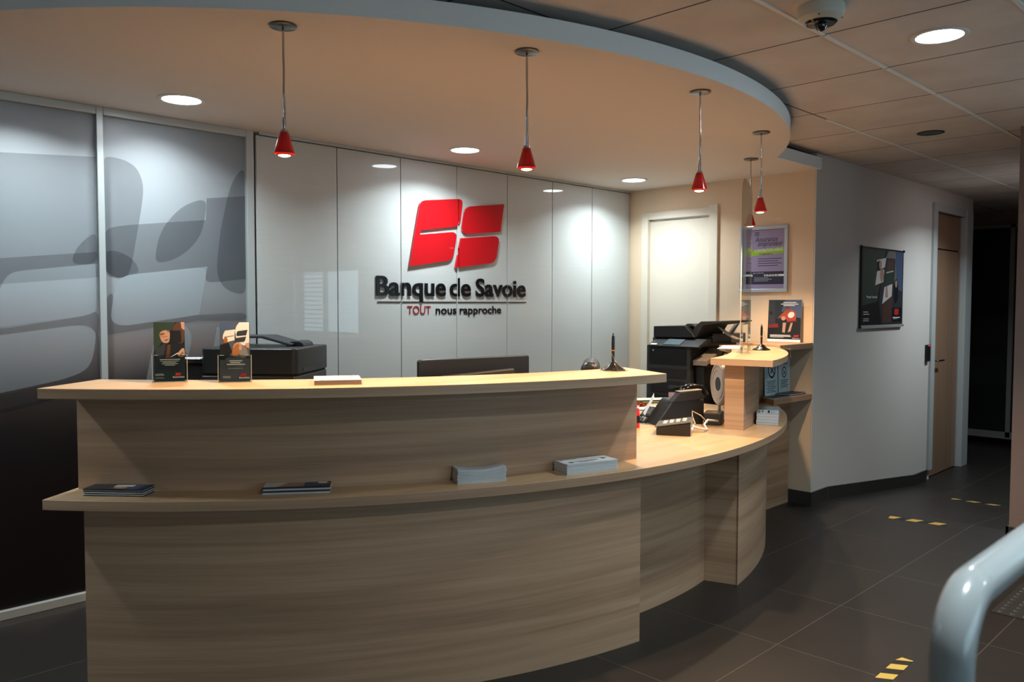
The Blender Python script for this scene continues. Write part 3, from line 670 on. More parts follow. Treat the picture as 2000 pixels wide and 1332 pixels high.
LBL = lambda x0, y0, x1, y1: [(x0, y0), (x1, y0), (x1, y1), (x0, y1)]
# ------------------------------------------------------------------ corridor poster
t = thing('hanging_poster', 'dark green and grey poster in a slim holder on the corridor wall', 'poster', (7.23, 2.755, 1.33))
b = MB(); b.box(6.77, 7.69, 2.738, 2.754, 1.35, 2.005); p = b.build('backing_board', BLACK, t, bevel=.002)
b = MB(); b.box(6.77, 7.69, 2.732, 2.754, 1.325, 1.352); b.build('bottom_rail', ALU, t, bevel=.002)
for x in (6.765, 7.695):
    for z in (1.34, 2.0): b = MB(); b.ball((x, 2.74, z), .012, 12, 6); b.build('clip', BLACK, t, smooth=True)
O = (6.79, 2.738, 1.36); U = (1, 0, 0); N = (0, -1, 0)
art('printed_picture', p, O, U, Z, N, [
    (3, LBL(0, 0, 1, 1)), (2, [(0, .25), (.35, .3), (.55, 1), (0, 1)]), (2, [(0, .55), (.45, .62), (.5, 1), (0, 1)]), (7, [(.58, 1), (.54, .86), (.45, .60), (.40, .30), (.48, 0), (1, 0), (1, 1)]),
    (10, [(.55, .90), (.63, 1), (1, 1), (1, .45), (.78, .5), (.80, .9)]), (6, [(.80, 1), (1, 1), (1, .45), (.84, .5)]), (8, [(.33, .86), (.56, .90), (.53, .77), (.34, .72)]), (3, [(.33, .83), (.40, .86), (.41, .73), (.34, .71)]), (8, [(.34, .71), (.52, .74), (.50, .57), (.30, .52)]),
    (0, ell(.42, .80, .035, .06)), (0, ell(.46, .66, .05, .09)), (5, [(.60, .86), (.76, .89), (.74, .72), (.58, .70)]), (2, [(.57, .68), (.74, .71), (.72, .55), (.53, .52)]), (8, [(.57, .69), (.75, .72), (.75, .735), (.57, .705)]),
    (8, [(.53, .50), (.73, .55), (.72, .38), (.48, .27)]), (0, [(.56, .50), (.60, .52), (.63, .36), (.55, .36)]), (5, [(.48, .26), (.73, .37), (.72, .02), (.50, .02)]), (3, ell(.83, .45, .06, .17)), (0, ell(.83, .55, .03, .05)), (3, LBL(.74, .02, 1, .22)),
    (14, LBL(.80, .12, .91, .20)), (13, LBL(.76, .075, .95, .087)), (13, LBL(.03, .16, .14, .168)), (13, LBL(.03, .13, .17, .138)), (13, LBL(.03, .07, .16, .077)), (13, LBL(.03, .045, .16, .052))], .88, .63)
text('Partager l\'essentiel', .030, .0002, PAPER, p, 'caption_text', (6.87, 2.738, 1.58), U, Z, N, w=.003, sx=1.0)
text('Banque de Savoie', .013, .0002, PAPER, p, 'caption_text', (7.47, 2.738, 1.398), U, Z, N, w=.003, sx=1.0)
# white frame on the pink return
t = thing('framed_notice', 'edge of a white framed notice on the pink wall at the right', 'notice', (5.95, 1.1, 1.69))
b = MB(); w = .03
for q in ((.9, 1.352, 1.70, 1.73), (.9, 1.352, 2.10, 2.13), (1.322, 1.352, 1.73, 2.10), (.9, .93, 1.73, 2.10)): b.box(5.935, 5.948, *q)
b.build('frame', WHITE, t, bevel=.002)
b = MB(); b.box(5.942, 5.948, .93, 1.322, 1.73, 2.10); b.build('notice_sheet', PAPER, t)
# ------------------------------------------------------------------ poster standing on the ledge
t = thing('standing_poster', 'dark rugby player poster standing on the corner ledge against the beige wall', 'poster', (5.9, 2.97, 1.237))
V = Vector((.06, 0, 1)).normalized(); Nn = Vector((-1, 0, .06)).normalized()
O = Vector((5.905, 3.105, 1.239)); U = Vector((0, -1, 0))
b = MB(); b.frame(LBL(0, 0, .268, .322), O, U, V, Nn, 0, .004); p = b.build('card', PAPER, t)
art('printed_picture', p, O+Nn*.004+V*.02, U, V, Nn, [
    (3, LBL(0, 0, 1, 1)), (7, LBL(0, .35, .22, 1)), (4, [(.2, .55), (.45, .5), (.48, 1), (.2, 1)]), (6, [(.72, .58), (1, .54), (1, 1), (.6, 1)]), (6, [(.4, .7), (.75, .7), (.75, 1), (.5, 1)]), (3, ell(.08, .66, .07, .05)),
    (11, [(.02, .36), (.3, .4), (.34, .30), (.02, .28)]), (12, [(.26, .50), (.5, .72), (.66, .78), (.84, .70), (.86, .46), (.62, .44), (.5, .56), (.28, .53)]), (5, ell(.57, .76, .07, .07)), (1, ell(.57, .73, .05, .05)),
    (0, ell(.47, .53, .065, .055)), (8, ell(.70, .62, .10, .075, .3)), (11, [(.58, .42), (.86, .46), (.86, .52), (.6, .48)]), (12, [(.58, .46), (.84, .49), (.82, .53), (.6, .50)]), (0, [(.46, .42), (.56, .42), (.53, .16), (.45, .18)]), (0, [(.70, .42), (.76, .42), (.70, .2), (.62, .18)]),
    (13, LBL(.45, .925, .84, .940)), (13, LBL(.38, .885, .90, .900)), (13, LBL(.46, .850, .80, .862)), (13, LBL(.08, .095, .70, .108)), (13, LBL(.08, .068, .72, .080)), (13, LBL(.08, .045, .5, .052)),
    (14, [(.79, .065), (.94, .075), (.96, .115), (.81, .105)])], .268, .302)
text('Banque de Savoie', .010, .0002, PAPER, p, 'caption_text', O+Nn*.004+V*.027+U*.205, U, V, Nn, w=.002, sx=.8)
# ------------------------------------------------------------------ leaflet holders on the counter
def holder(ax, ay, bx, by, label, lf_label, artf, cat='leaflet holder'):
    A = Vector((ax, ay, 1.22)); B = Vector((bx, by, 1.22)); U = (B-A).normalized(); wd = (B-A).length; N = Vector((U.y, -U.x, 0))
    t = thing('leaflet_holder', label, cat, (A+B)/2-N*.02)
    V = (Z-N*.06).normalized(); Nn = (N+Z*.06).normalized()
    b = MB(); o = A
    b.frame(rrect(-.002, .0, wd+.002, .108, .008), o, U, V, Nn, 0, .002)
    b.frame(LBL(-.002, 0, wd+.002, .115), o-Nn*.026, U, V, Nn, 0, .002)
    for k in (-.002, wd): b.frame(LBL(k, 0, k+.002, .106), o-Nn*.026, U, V, Nn, 0, .026)
    b.frame(LBL(-.002, 0, wd+.002, .003), o-Nn*.026, U, V, Nn, 0, .026)
    b.build('acrylic_pocket', ACRYL, t, bevel=0)
    b = MB()
    for q in (LBL(-.003, 0, -.0005, .108), LBL(wd+.0005, 0, wd+.003, .108), LBL(.004, .106, .02, .108), LBL(wd-.02, .106, wd-.004, .108), LBL(0, 0, wd, .003)): b.frame(q, o, U, V, Nn, -.001, .003)
    b.build('pocket_edge', mat('acrylic_pocket_edge', 'b9b4ac', .25, alpha=.6), t)
    # the leaflets inside
    lf = thing('leaflet_stack', lf_label, 'leaflets', A+U*wd/2-N*.01+Z*.003)
    b = MB(); b.frame(LBL(.004, .004, wd-.006, .235), o-Nn*.022, U, V, Nn, 0, .019); body = b.build('leaflet_block', mat('leaflet_edges', '2a2c2c', .6), lf)
    artf(body, o-Nn*.003+U*.004+V*.004, U, V, Nn, wd-.010, .231)
    return t
def art1(p, O, U, V, N, w, h):
    art('printed_cover', p, O, U, V, N, [(3, LBL(0, 0, 1, 1)), (4, LBL(0, 0, 1, .38)), (2, [(0, .5), (.2, .62), (.6, .9), (.7, 1), (0, 1)]), (5, [(.55, .80), (.68, 1), (1, 1), (1, .7), (.9, .62), (.62, .7)]), (0, [(.88, 1), (1, 1), (1, .86), (.9, .9)]),
        (0, [(.16, .84), (.5, .88), (.54, .74), (.5, .66), (.36, .64), (.24, .68)]), (1, ell(.27, .80, .09, .02, .1)), (1, ell(.48, .85, .05, .015)), (1, [(.2, .755), (.45, .765), (.45, .757), (.2, .747)]), (1, ell(.41, .70, .07, .012, .15)), (3, [(.54, .86), (.88, .86), (.9, .66), (.5, .64)]),
        (5, [(.44, .62), (.55, .62), (.5, .42), (.38, .42)]), (7, [(.05, .55), (.4, .66), (.3, .38), (.05, .36)]), (0, [(.80, .50), (.98, .59), (1, .42), (.88, .40), (.74, .44)]), (1, ell(.90, .46, .07, .02, .5)), (13, [(.55, .42), (.78, .485), (.79, .477), (.56, .41)]), (1, ell(.46, .41, .10, .03)),
        (3, rrect(.14, .21, .86, .40, .05)), (13, LBL(.19, .366, .84, .376)), (13, LBL(.19, .340, .82, .347)), (13, LBL(.28, .318, .72, .325)), (13, LBL(.24, .295, .78, .302)), (13, LBL(.34, .272, .68, .279)), (13, LBL(.04, .125, .28, .131)), (13, LBL(.04, .107, .33, .113)), (10, LBL(.04, .05, .32, .075))], w, h)
    b = MB(); mini_logo(b, O, U, V, N, .68*w, .095*h, .020, .003, 0); b.build('emblem_print', RED_INK, p)
    text('Banque de Savoie', .0095, .0001, PAPER, p, 'caption_text', Vector(O)+Vector(U)*.60*w+Vector(V)*.06*h, U, V, N, w=.003, sx=.62)
def art2(p, O, U, V, N, w, h):
    art('printed_cover', p, O, U, V, N, [(15, LBL(0, 0, 1, 1)), (6, [(0, .8), (.5, .86), (.5, 1), (0, 1)]), (8, [(.52, .86), (.56, .93), (.66, 1), (1, 1), (1, .62), (.72, .60), (.56, .72)]), (8, [(.12, .80), (.18, .86), (.52, .88), (.50, .80), (.50, .70), (.18, .66), (.10, .74)]),
        (7, [(.56, .80), (.60, .85), (.95, .875), (.90, .78), (.58, .765)]), (7, [(.53, .735), (.90, .76), (.86, .69), (.82, .67), (.50, .655)]), (7, [(.14, .755), (.48, .78), (.48, .77), (.16, .745)]), (9, ell(.20, .70, .07, .05)), (3, [(0, .62), (.3, .66), (.42, .5), (.2, .36), (0, .38)]),
        (0, [(.45, .62), (.62, .68), (.78, .62), (.74, .50), (.44, .5)]), (9, ell(.56, .52, .15, .10, .5)), (10, ell(.80, .50, .16, .11, -.4)), (0, [(.86, .64), (1, .66), (1, .56), (.9, .58)]), (0, ell(.70, .57, .05, .04)), (4, [(.3, .44), (.6, .42), (.55, .36), (.3, .38)]),
        (3, rrect(.18, .23, .88, .40, .05)), (15, rrect(.19, .235, .87, .405, .05)), (13, LBL(.32, .345, .76, .358)), (13, LBL(.36, .315, .70, .328)), (13, LBL(.24, .285, .86, .298)), (13, LBL(.28, .222, .80, .226)), (13, LBL(.10, .085, .36, .092)), (13, LBL(.10, .065, .36, .072))], w, h)
    b = MB(); mini_logo(b, O, U, V, N, .70*w, .088*h, .022, .003, 0); b.build('emblem_print', RED_INK, p)
    text('Banque de Savoie', .0095, .0001, PAPER, p, 'caption_text', Vector(O)+Vector(U)*.66*w+Vector(V)*.055*h, U, V, N, w=.003, sx=.58)
holder(1.246, 3.216, 1.357, 3.166, 'clear acrylic holder of dark green leaflets, left one on the raised counter', 'dark green leaflets showing a face, in the left holder', art1)
holder(1.428, 3.041, 1.527, 2.974, 'clear acrylic holder of grey leaflets with a white picture, right one on the raised counter', 'slate grey leaflets with white emblem picture, in the right holder', art2)
# ------------------------------------------------------------------ paper stacks
def stack(name, A, B, depth, h, z, label, n, mats, cat='paper stack', bend=0, jitter=.002, artf=None, group=None):
    A = Vector((A[0], A[1], z)); B = Vector((B[0], B[1], z)); U = (B-A).normalized(); wd = (B-A).length; V = Vector((-U.y, U.x, 0))
    t = thing(name, label, cat, (A+B)/2+V*depth/2, 0, group)
    b = MB(); k = max(3, n)
    for i in range(k):
        dx = random.uniform(-jitter, jitter); dy = random.uniform(-jitter, jitter); z0 = h*i/k+.0005; z1 = h*(i+1)/k-.0006
        nx = 10 if bend else 1; lift = lambda u: bend*(i/k)*((2*u-1)**2)
        vs = []; fs = []
        for q in range(nx+1):
            u = q/nx
            for (v, zz) in ((0, z0), (1, z0), (1, z1), (0, z1)): vs.append(A+U*(u*wd+dx)+V*(v*depth+dy)+Z*(zz+lift(u)))
        for q in range(nx):
            o = q*4
            for e in range(4): fs.append((o+e, o+4+e, o+4+(e+1) % 4, o+(e+1) % 4))
        fs += [(0, 1, 2, 3), (nx*4+3, nx*4+2, nx*4+1, nx*4)]
        b.mesh(vs, fs, i % len(mats))
    p = b.build('sheets', mats, t)
    if artf: artf(p, A+Z*h, U, V, Z, wd, depth)
    return t
P2 = mat('white_paper_shade', 'd0d6da', .85); P3 = mat('grey_paper', '9fa6ab', .85)
stack('paper_stack', (2.128, 2.439), (2.312, 2.350), .078, .050, .81, 'tall stack of white slips curling at the ends on the lower counter ledge', 14, [PAPER, P2], bend=.012, group='white slip stacks on the counter ledge')
def a3(p, O, U, V, N, w, d):
    art('printed_sheet', p, O, U, V, N, [(13, LBL(0, 0, 1, 1)), (14, LBL(.05, .82, .14, .92)), (3, LBL(.15, .84, .42, .87)), (3, LBL(.42, .72, .86, .76)), (3, LBL(.25, .45, .7, .48)), (3, LBL(.25, .36, .72, .385)), (3, LBL(.3, .28, .68, .305)), (3, LBL(.3, .2, .6, .225)), (7, ell(.16, .30, .05, .10)), (7, ell(.86, .55, .05, .10))], w, d, .0008)
stack('paper_stack', (2.563, 2.243), (2.811, 2.170), .105, .045, .81, 'thick stack of printed white slips on the lower counter ledge, rightmost of the front stacks', 12, [PAPER, P2], bend=.002, artf=a3, group='white slip stacks on the counter ledge')
def a4(p, O, U, V, N, w, d):
    art('printed_sheet', p, O, U, V, N, [(13, LBL(0, 0, 1, 1)), (3, LBL(.06, .2, .16, .5)), (3, LBL(.24, .3, .30, .8)), (7, LBL(.40, .2, .42, .85)), (3, LBL(.5, .15, .6, .85)), (7, LBL(.68, .2, .70, .8)), (7, LBL(.78, .2, .80, .8)), (7, LBL(.88, .3, .89, .7))], w, d, .0008)
stack('paper_stack', (4.475, 2.415), (4.530, 2.305), .16, .068, .81, 'block of white forms on the desk end in front of the curved oak riser', 8, [PAPER, P2], artf=a4)
DM = [PNAVY, PAPER, PTEAL, P2, PBROWN, P3]
def a5(p, O, U, V, N, w, d):
    art('printed_cover', p, O, U, V, N, [(3, LBL(0, 0, 1, 1)), (7, LBL(0, 0, .35, 1)), (8, [(.4, .5), (.75, .55), (.75, .9), (.4, .85)]), (1, LBL(.4, .1, .7, .45)), (6, LBL(.72, 0, 1, 1)), (0, ell(.55, .35, .1, .2))], w, d, .0008)
def a6(p, O, U, V, N, w, d):
    art('printed_cover', p, O, U, V, N, [(8, LBL(0, 0, 1, 1)), (0, [(.2, .0), (.35, .9), (.6, .9), (.6, 0)]), (6, LBL(.6, 0, .8, .9)), (3, LBL(.8, 0, 1, .55)), (13, LBL(.82, .6, .92, .85)), (9, LBL(.94, .5, 1, 1))], w, d, .0008)
stack('leaflet_pile', (1.003, 3.268), (1.157, 3.096), .085, .026, .81, 'pile of dark leaflets at the left end of the lower counter ledge', 7, DM, 'leaflets', bend=.002, artf=a5, group='leaflet piles on the counter ledge')
stack('leaflet_pile', (1.486, 2.813), (1.685, 2.665), .08, .028, .81, 'pile of pale and brown leaflets on the lower ledge right of the dark pile', 8, [PCREAM, PAPER, PSKY, PBROWN], 'leaflets', artf=a6, group='leaflet piles on the counter ledge')
def a7(p, O, U, V, N, w, d):
    q = [(13, LBL(0, 0, 1, 1))]
    for (x0, x1, y, c) in ((.08, .34, .84, 12), (.08, .22, .72, 14), (.24, .44, .62, 11), (.40, .60, .66, 12), (.38, .58, .52, 14), (.60, .70, .88, 14), (.80, .95, .88, 12), (.68, .92, .70, 14), (.72, .88, .58, 12), (.06, .20, .38, 11), (.24, .36, .34, 3), (.42, .66, .36, 12), (.72, .92, .38, 14), (.05, .12, .2, 14), (.30, .44, .18, 3)):
        q.append((c, ell((x0+x1)/2, y, (x1-x0)/2, .032, 0, 14)))
    art('printed_cards', p, O, U, V, N, q, w, d, .0008)
stack('card_pile', (1.641, 2.700), (1.792, 2.609), .19, .018, 1.22, 'pile of white cards with red print on the raised counter', 9, [mat('card_edge', 'b79f8c', .8), mat('card_edge_light', 'cbb8a6', .8)], 'cards', jitter=.0006, artf=a7)
# loose leaflet leaning at the desk end
t = thing('loose_leaflet', 'small grey printed leaflet propped behind the block of white forms', 'leaflet', (5.10, 2.67, .81))
b = MB(); b.frame(LBL(-.06, 0, .06, .055), (4.93, 2.56, .811), Vector((.55, -.83, 0)).normalized(), Vector((.3, .2, .6)).normalized(), Vector((-.83, -.55, .6)).normalized(), 0, .002)
p = b.build('sheet', mat('grey_leaflet', '8e9698', .8), t)
# notices and magazines on the low wall shelf
for k, (x, w, lb, big) in enumerate(((5.515, .20, 'white no-smoking notice with large black emblem, left one on the low wall shelf', True), (5.715, .185, 'white no-smoking notice with small round emblem, right one on the low wall shelf', False))):
    t = thing('notice_sheet', lb, 'notice', (x+w/2, 2.922, .85))
    b = MB(); b.frame(LBL(0, 0, w, .275 if big else .262), (x, 2.915-.006*k, .851), (1, 0, 0), Vector((0, .03, 1)).normalized(), (0, -1, .03), 0, .0012); p = b.build('sheet', mat('pale_blue_paper', 'b6cdd2', .8), t)
    O = (x, 2.9138-.006*k, .851); U = (1, 0, 0); V = Vector((0, .03, 1)).normalized(); N = (0, -1, .03); q = []
    c = (.11, .19) if big else (.09, .165); R = .055 if big else .038
    ring = lambda r0, r1: [ell(c[0], c[1], r0, r0*1.05, 0, 28)[i] for i in range(28)]
    b = MB(); M1 = INK if big else mat('dark_red_print', '4a2230', .7)
    oo = ell(c[0], c[1], R, R*1.1, 0, 28); ii = ell(c[0], c[1], R*.78, R*.86, 0, 28)
    for i in range(28): j = (i+1) % 28; b.flat([oo[i], oo[j], ii[j], ii[i]], O, U, V, .0006, N, 0)
    b.flat([(c[0]-R*.62, c[1]+R*.5), (c[0]-R*.5, c[1]+R*.62), (c[0]+R*.62, c[1]-R*.5), (c[0]+R*.5, c[1]-R*.62)], O, U, V, .0008, N, 0)
    b.flat([(c[0]-R*.5, c[1]-R*.35), (c[0]-R*.4, c[1]-R*.5), (c[0]+R*.45, c[1]+R*.12), (c[0]+R*.35, c[1]+R*.28)], O, U, V, .0007, N, 1)
    for i in range(7 if big else 5): b.flat(LBL(.03+.01*(i % 2), .105-i*.013, w-.03-.015*(i % 3), .109-i*.013), O, U, V, .0006, N, 1)
    b.flat(LBL(.04, .225, w-.04, .231), O, U, V, .0006, N, 1) if not big else None
    b.build('printed_symbol', [M1, INK], p)
stack('magazine', (5.44, 2.80), (5.62, 2.79), .10, .009, .85, 'thin pale magazine lying at the left end of the low wall shelf', 3, [P3, PAPER, PNAVY], 'magazine')
stack('magazine', (5.66, 2.79), (5.90, 2.785), .115, .018, .85, 'stack of dark magazines lying at the right end of the low wall shelf', 5, [PAPER, PNAVY, PBROWN], 'magazine')
# ------------------------------------------------------------------ chained pens
BEAD = mat('bead_chain', 'c9c0b2', .25, .8)
def pen(x, y, rz, chain, label, flip=1):
    t = thing('chained_pen', label, 'pen', (x, y, 1.22), rz, 'chained pens on the raised shelves')
    b = MB(); b.lathe([(.0001, 0), (.058, 0), (.060, .003), (.056, .007), (.036, .018), (.022, .032), (.014, .038), (.008, .040), (.0001, .040)], seg=6); b.build('base', mat('pen_base_black', '151412', .22), t, world=False, bevel=.003, smooth=40)
    b = MB(); b.lathe([(.0001, .036), (.0055, .036), (.0068, .060), (.0070, .092), (.0001, .092)], seg=16); b.build('barrel', BLACK, t, world=False, smooth=30)
    b = MB(); b.lathe([(.0072, .092), (.0074, .096), (.0072, .096)], seg=16); b.build('orange_band', mat('orange_band', 'd0701c', .3), t, world=False)
    b = MB(); b.lathe([(.0072, .096), (.0078, .120), (.0072, .150), (.0055, .162), (.0030, .164), (.0032, .172), (.0001, .174)], seg=16); b.box(.007, .0095, -.002, .002, .10, .158); b.build('grip', mat('navy_pen', '0d1722', .3), t, world=False, smooth=30)
    b = MB()
    for i in range(len(chain)-1):
        a, c = Vector(chain[i]), Vector(chain[i+1]); n = max(1, int((c-a).length/.0042))
        for k in range(n):
            q = a.lerp(c, k/n); b.ball(q, .0017, 6, 4)
    b.build('bead_chain', BEAD, t, world=False, smooth=True)
ca = [(-.006, .006, .158), (-.009, .006, .13), (-.0095, .004, .10), (-.009, -.002, .085), (-.002, -.009, .065), (.010, -.016, .045), (.03, -.020, .024), (.055, -.02, .008), (.066, -.012, .002), (.05, -.05, .002), (.0, -.064, .002), (-.04, -.055, .002), (-.062, -.02, .003), (-.045, -.03, .012), (-.020, -.022, .034)]
R45 = Matrix.Rotation(math.radians(-45), 3, 'Z')
ca = [tuple(R45 @ Vector(q)) for q in ca]
pen(2.996, 2.343, 0, ca, 'black chained pen upright in its stand on the front raised counter')
cb = [tuple(R45 @ Vector(q)) for q in ((.008, 0, .15), (.025, .03, .115), (.05, .07, .07), (.085, .12, .02))]+[(.18, .10, .003), (.26, .06, .003), (.30, .0, .003), (.335, -.035, -.002), (.338, -.04, -.03), (.338, -.04, -.07)]
pen(5.042, 2.694, 0, cb, 'black chained pen upright in its stand behind the acrylic screen')
# ------------------------------------------------------------------ acrylic screen and papers on the right shelf
t = thing('acrylic_screen', 'tall clear acrylic protective screen standing on the right raised shelf', 'screen', (4.9, 2.72, 1.22))
A = Vector((4.62, 2.612, 1.22)); B = Vector((5.08, 2.80, 1.22)); U = (B-A).normalized(); L_ = (B-A).length; N = Vector((U.y, -U.x, 0))
b = MB()
shape = [(0, 0), (.10, 0), (.10, .175), (L_-.11, .175), (L_-.11, 0), (L_, 0), (L_, 1.05), (L_-.04, 1.10), (.10, 1.10), (.03, 1.07), (0, 1.0)]
b.frame(shape, A, U, Z, N, -.003, .003); b.build('sheet', ACRYL, t)
b = MB()
for (u, z0, z1) in ((0, 0, 1.0), (.10, 0, .175), (L_, 0, 1.05)): b.frame(LBL(u-.001, z0, u+.001, z1), A, U, Z, N, -.0032, .0032)
b.build('polished_edge', mat('acrylic_edge', 'd9d4cc', .3, alpha=.38), t)
for u in (.02, L_-.10): b = MB(); b.frame([(0, 0), (.09, 0), (.045, .05)], A+U*u-N*.03, N, Z, U, 0, .004); b.build('foot', ACRYL, t)
stack('sheet_pile', (5.0, 2.84), (5.38, 3.02), .14, .006, 1.22, 'flat white sheets lying on the right raised shelf behind the pen', 3, [PAPER], 'paper')
# ------------------------------------------------------------------ desk objects
Zd = .81
# payment box
t = thing('payment_box', 'black wedge-shaped desk keypad box with silver side and white plugs', 'keypad', (3.86, 2.55, Zd))
A = Vector((3.71, 2.600, Zd)); B = Vector((3.800, 2.440, Zd)); U = (B-A).normalized(); L_ = (B-A).length; N = Vector((-U.y, U.x, 0)); D = .205
if N.x < 0: N = -N
b = MB(); b.frame([(0, .001), (L_, .001), (L_, .070), (.0, .040)], A, U, Z, N, 0, D); b.build('body', mat('dark_brown_plastic', '241f1b', .45), t, bevel=.003)
b = MB(); b.frame([(L_, .003), (L_+.003, .003), (L_+.003, .078), (L_, .078)], A, U, Z, N, .004, D-.002); b.build('silver_side', mat('silver_plastic', 'a5a09a', .4, .3), t, bevel=.001)
b = MB(); b.frame([(-.008, .042), (L_+.002, .074), (L_+.002, .082), (-.008, .050)], A, U, Z, N, -.004, D+.004); top = b.build('lid', mat('worn_lid', '4e4841', .35), t, bevel=.003)
b = MB()
for i in range(4):
    for j in range(3): 
        u = .03+i*.035; z = .052+(u/L_)*.032; b.frame(rrect(u, 0, u+.022, .022, .004), A+N*(.05+j*.04)+Z*z, U, N, Z, 0, .004)
b.build('key', mat('white_keys', 'cfc8be', .5), top)
for w in (.045, .150):
    b = MB(); c = A+U*(L_+.003)+N*w+Z*.032; b.tube([c, c+U*.010], .012, 14); b.build('plug', WHITE, t, smooth=40)
pl = A+U*(L_+.012)+N*.150+Z*.032
b = MB(); b.tube([pl, pl+Vector((.05, -.03, -.015)), pl+Vector((.10, -.02, -.024)), pl+Vector((.15, .03, -.005)), pl+Vector((.22, .05, .012)), pl+Vector((.30, .03, .0))], .006, 8)
tag(b.build('white_cable', WHITE, smooth=True), 'thick white cable from the keypad box to the oak riser', 'cable')
b = MB(); b.tube([(4.05, 2.60, Zd+.03), (4.10, 2.60, Zd+.02), (4.13, 2.64, Zd+.06), (4.16, 2.66, Zd+.085), (4.19, 2.62, Zd+.06), (4.20, 2.58, Zd+.02)], .0035, 8)
tag(b.build('cream_cable', mat('cream_cable', 'b9a88c', .4), smooth=True), 'thin cream cable looping behind the keypad box', 'cable')
# desk telephone
t = thing('desk_phone', 'large black desk telephone base with tilted display seen from behind', 'telephone', (4.13, 2.76, Zd))
A = Vector((3.98, 2.79, Zd)); B = Vector((4.25, 2.64, Zd)); U = (B-A).normalized(); N = Vector((-U.y, U.x, 0)); L_ = (B-A).length
b = MB(); b.frame([(.0, .002), (L_, .002), (L_+.0, .13), (L_-.02, .150), (.115, .150), (.10, .135)], A, U, Z, N, 0, .16); b.build('body', BLACK, t, bevel=.008, bseg=3)
b = MB(); b.frame([(.095, .135), (L_+.005, .150), (L_-.015, .205), (.150, .196)], A, U, Z, N, -.004, .05); b.build('display_back', BLACKM, t, bevel=.005)
b = MB(); b.frame([(.150, .1955), (L_-.015, .2045), (L_-.010, .2095), (.145, .2005)], A, U, Z, N, -.004, .05); b.build('display_edge', mat('worn_edge', '8d8272', .35, .3), t, bevel=.002)
b = MB(); b.tube([(4.24, 2.81, .955), (4.27, 2.79, 1.005), (4.31, 2.77, 1.02), (4.36, 2.73, 1.01), (4.39, 2.715, .965)], [.022, .027, .022, .026, .024], 14); b.build('handset', BLACKG, t, smooth=True)
b = MB(); b.prism([(4.25, 2.735), (4.34, 2.69), (4.39, 2.74), (4.30, 2.83)], Zd+.001, .95); b.build('cradle', BLACK, t, bevel=.012, bseg=3)
t = thing('desk_adapter', 'small dark box with tan label beside the oak riser', 'device', (4.36, 2.62, Zd))
b = MB(); b.prism([(4.22, 2.62), (4.27, 2.53), (4.375, 2.575), (4.33, 2.67)], Zd+.001, .885); b.build('body', CHAR, t, bevel=.006)
b = MB(); b.prism([(4.235, 2.612), (4.265, 2.555), (4.305, 2.572), (4.275, 2.63)], .8853, .8862); b.build('label', mat('tan_label', 'b08a5e', .6), t)
# ring disc behind the pillar
t = thing('ring_disc', 'white ringed disc with dark round hub standing behind the oak riser', 'disc', (4.47, 2.665, Zd))
c = Vector((4.47, 2.665, 1.035)); ax = Vector((.788, -.616, 0)); e1 = Z; e2 = Vector((.616, .788, 0))
def ring(mb, r0, r1, w0, w1, mi=0, n=40):
    vs = []; fs = []
    for i in range(n):
        a = 2*PI*i/n; d = e1*math.sin(a)+e2*math.cos(a)
        for r, w in ((r0, w0), (r1, w0), (r1, w1), (r0, w1)): vs.append(c+d*r+ax*w)
    for i in range(n):
        j = (i+1) % n
        for k in range(4): fs.append((i*4+k, j*4+k, j*4+(k+1) % 4, i*4+(k+1) % 4))
    mb.mesh(vs, fs, mi)
b = MB(); ring(b, .042, .130, -.010, .010); ring(b, .112, .120, -.014, .014); ring(b, .085, .092, -.013, .013); b.build('rim', mat('worn_white_plastic', 'b3a79c', .5), t, smooth=35)
b = MB(); ring(b, .001, .042, -.012, .011); b.build('hub', BLACK, t, smooth=35)
b = MB(); b.lathe([(.0001, .001), (.06, .001), (.06, .008), (.012, .012), (.009, .097), (.0001, .097)], (4.47, 2.665, Zd), 20); b.build('stand', mat('worn_white_plastic'), t, smooth=35)
# keyboard, mouse, pad
t = thing('keyboard', 'black computer keyboard standing partly behind the desk telephone', 'keyboard', (4.3, 3.02, Zd))
A = Vector((4.22, 2.90, Zd)); U = Vector((.86, .50, 0)); N = Vector((-.5, .86, 0)); V = (N+Z*.10).normalized(); Nn = (Z-N*.10).normalized()
b = MB(); b.frame(LBL(0, 0, .42, .15), A+Z*.002, U, V, Nn, .0, .016); b.build('case', BLACKM, t, bevel=.003)
b = MB()
for i in range(14):
    for j in range(5): b.frame(LBL(.012+i*.0285, .012+j*.027, .034+i*.0285, .033+j*.027), A+Z*.002, U, V, Nn, .016, .021)
b.build('keys', CHAR, t)
t = thing('mouse_pad', 'thin grey-blue mouse pad on the desk by the red marker', 'mouse pad', (4.07, 2.94, Zd))
b = MB(); b.prism([(3.93, 2.99), (4.03, 2.83), (4.20, 2.93), (4.10, 3.09)], Zd+.0005, Zd+.0025); b.build('pad', mat('grey_blue_pad', '8793a0', .7), t)
t = thing('computer_mouse', 'black computer mouse on the grey-blue pad', 'mouse', (4.055, 2.935, Zd+.003))
b = MB(); b.ball((0, 0, .002), .036, 20, 12, (1.55, .9, .95)); vs = [(x, y, max(z, 0)) for x, y, z in b.v]; b.v = vs; t.rotation_euler = (0, 0, .4); b.build('shell', BLACK, t, world=False, smooth=True)
b = MB(); b.tube([(-.05, 0, .006), (-.075, -.03, .003), (-.07, -.08, .003), (-.03, -.12, .003), (.03, -.13, .003)], .002, 6); b.build('cord', BLACK, t, world=False)
t = thing('red_marker', 'red marker with black label standing at the edge of the upper panel', 'marker', (3.85, 2.83, Zd))
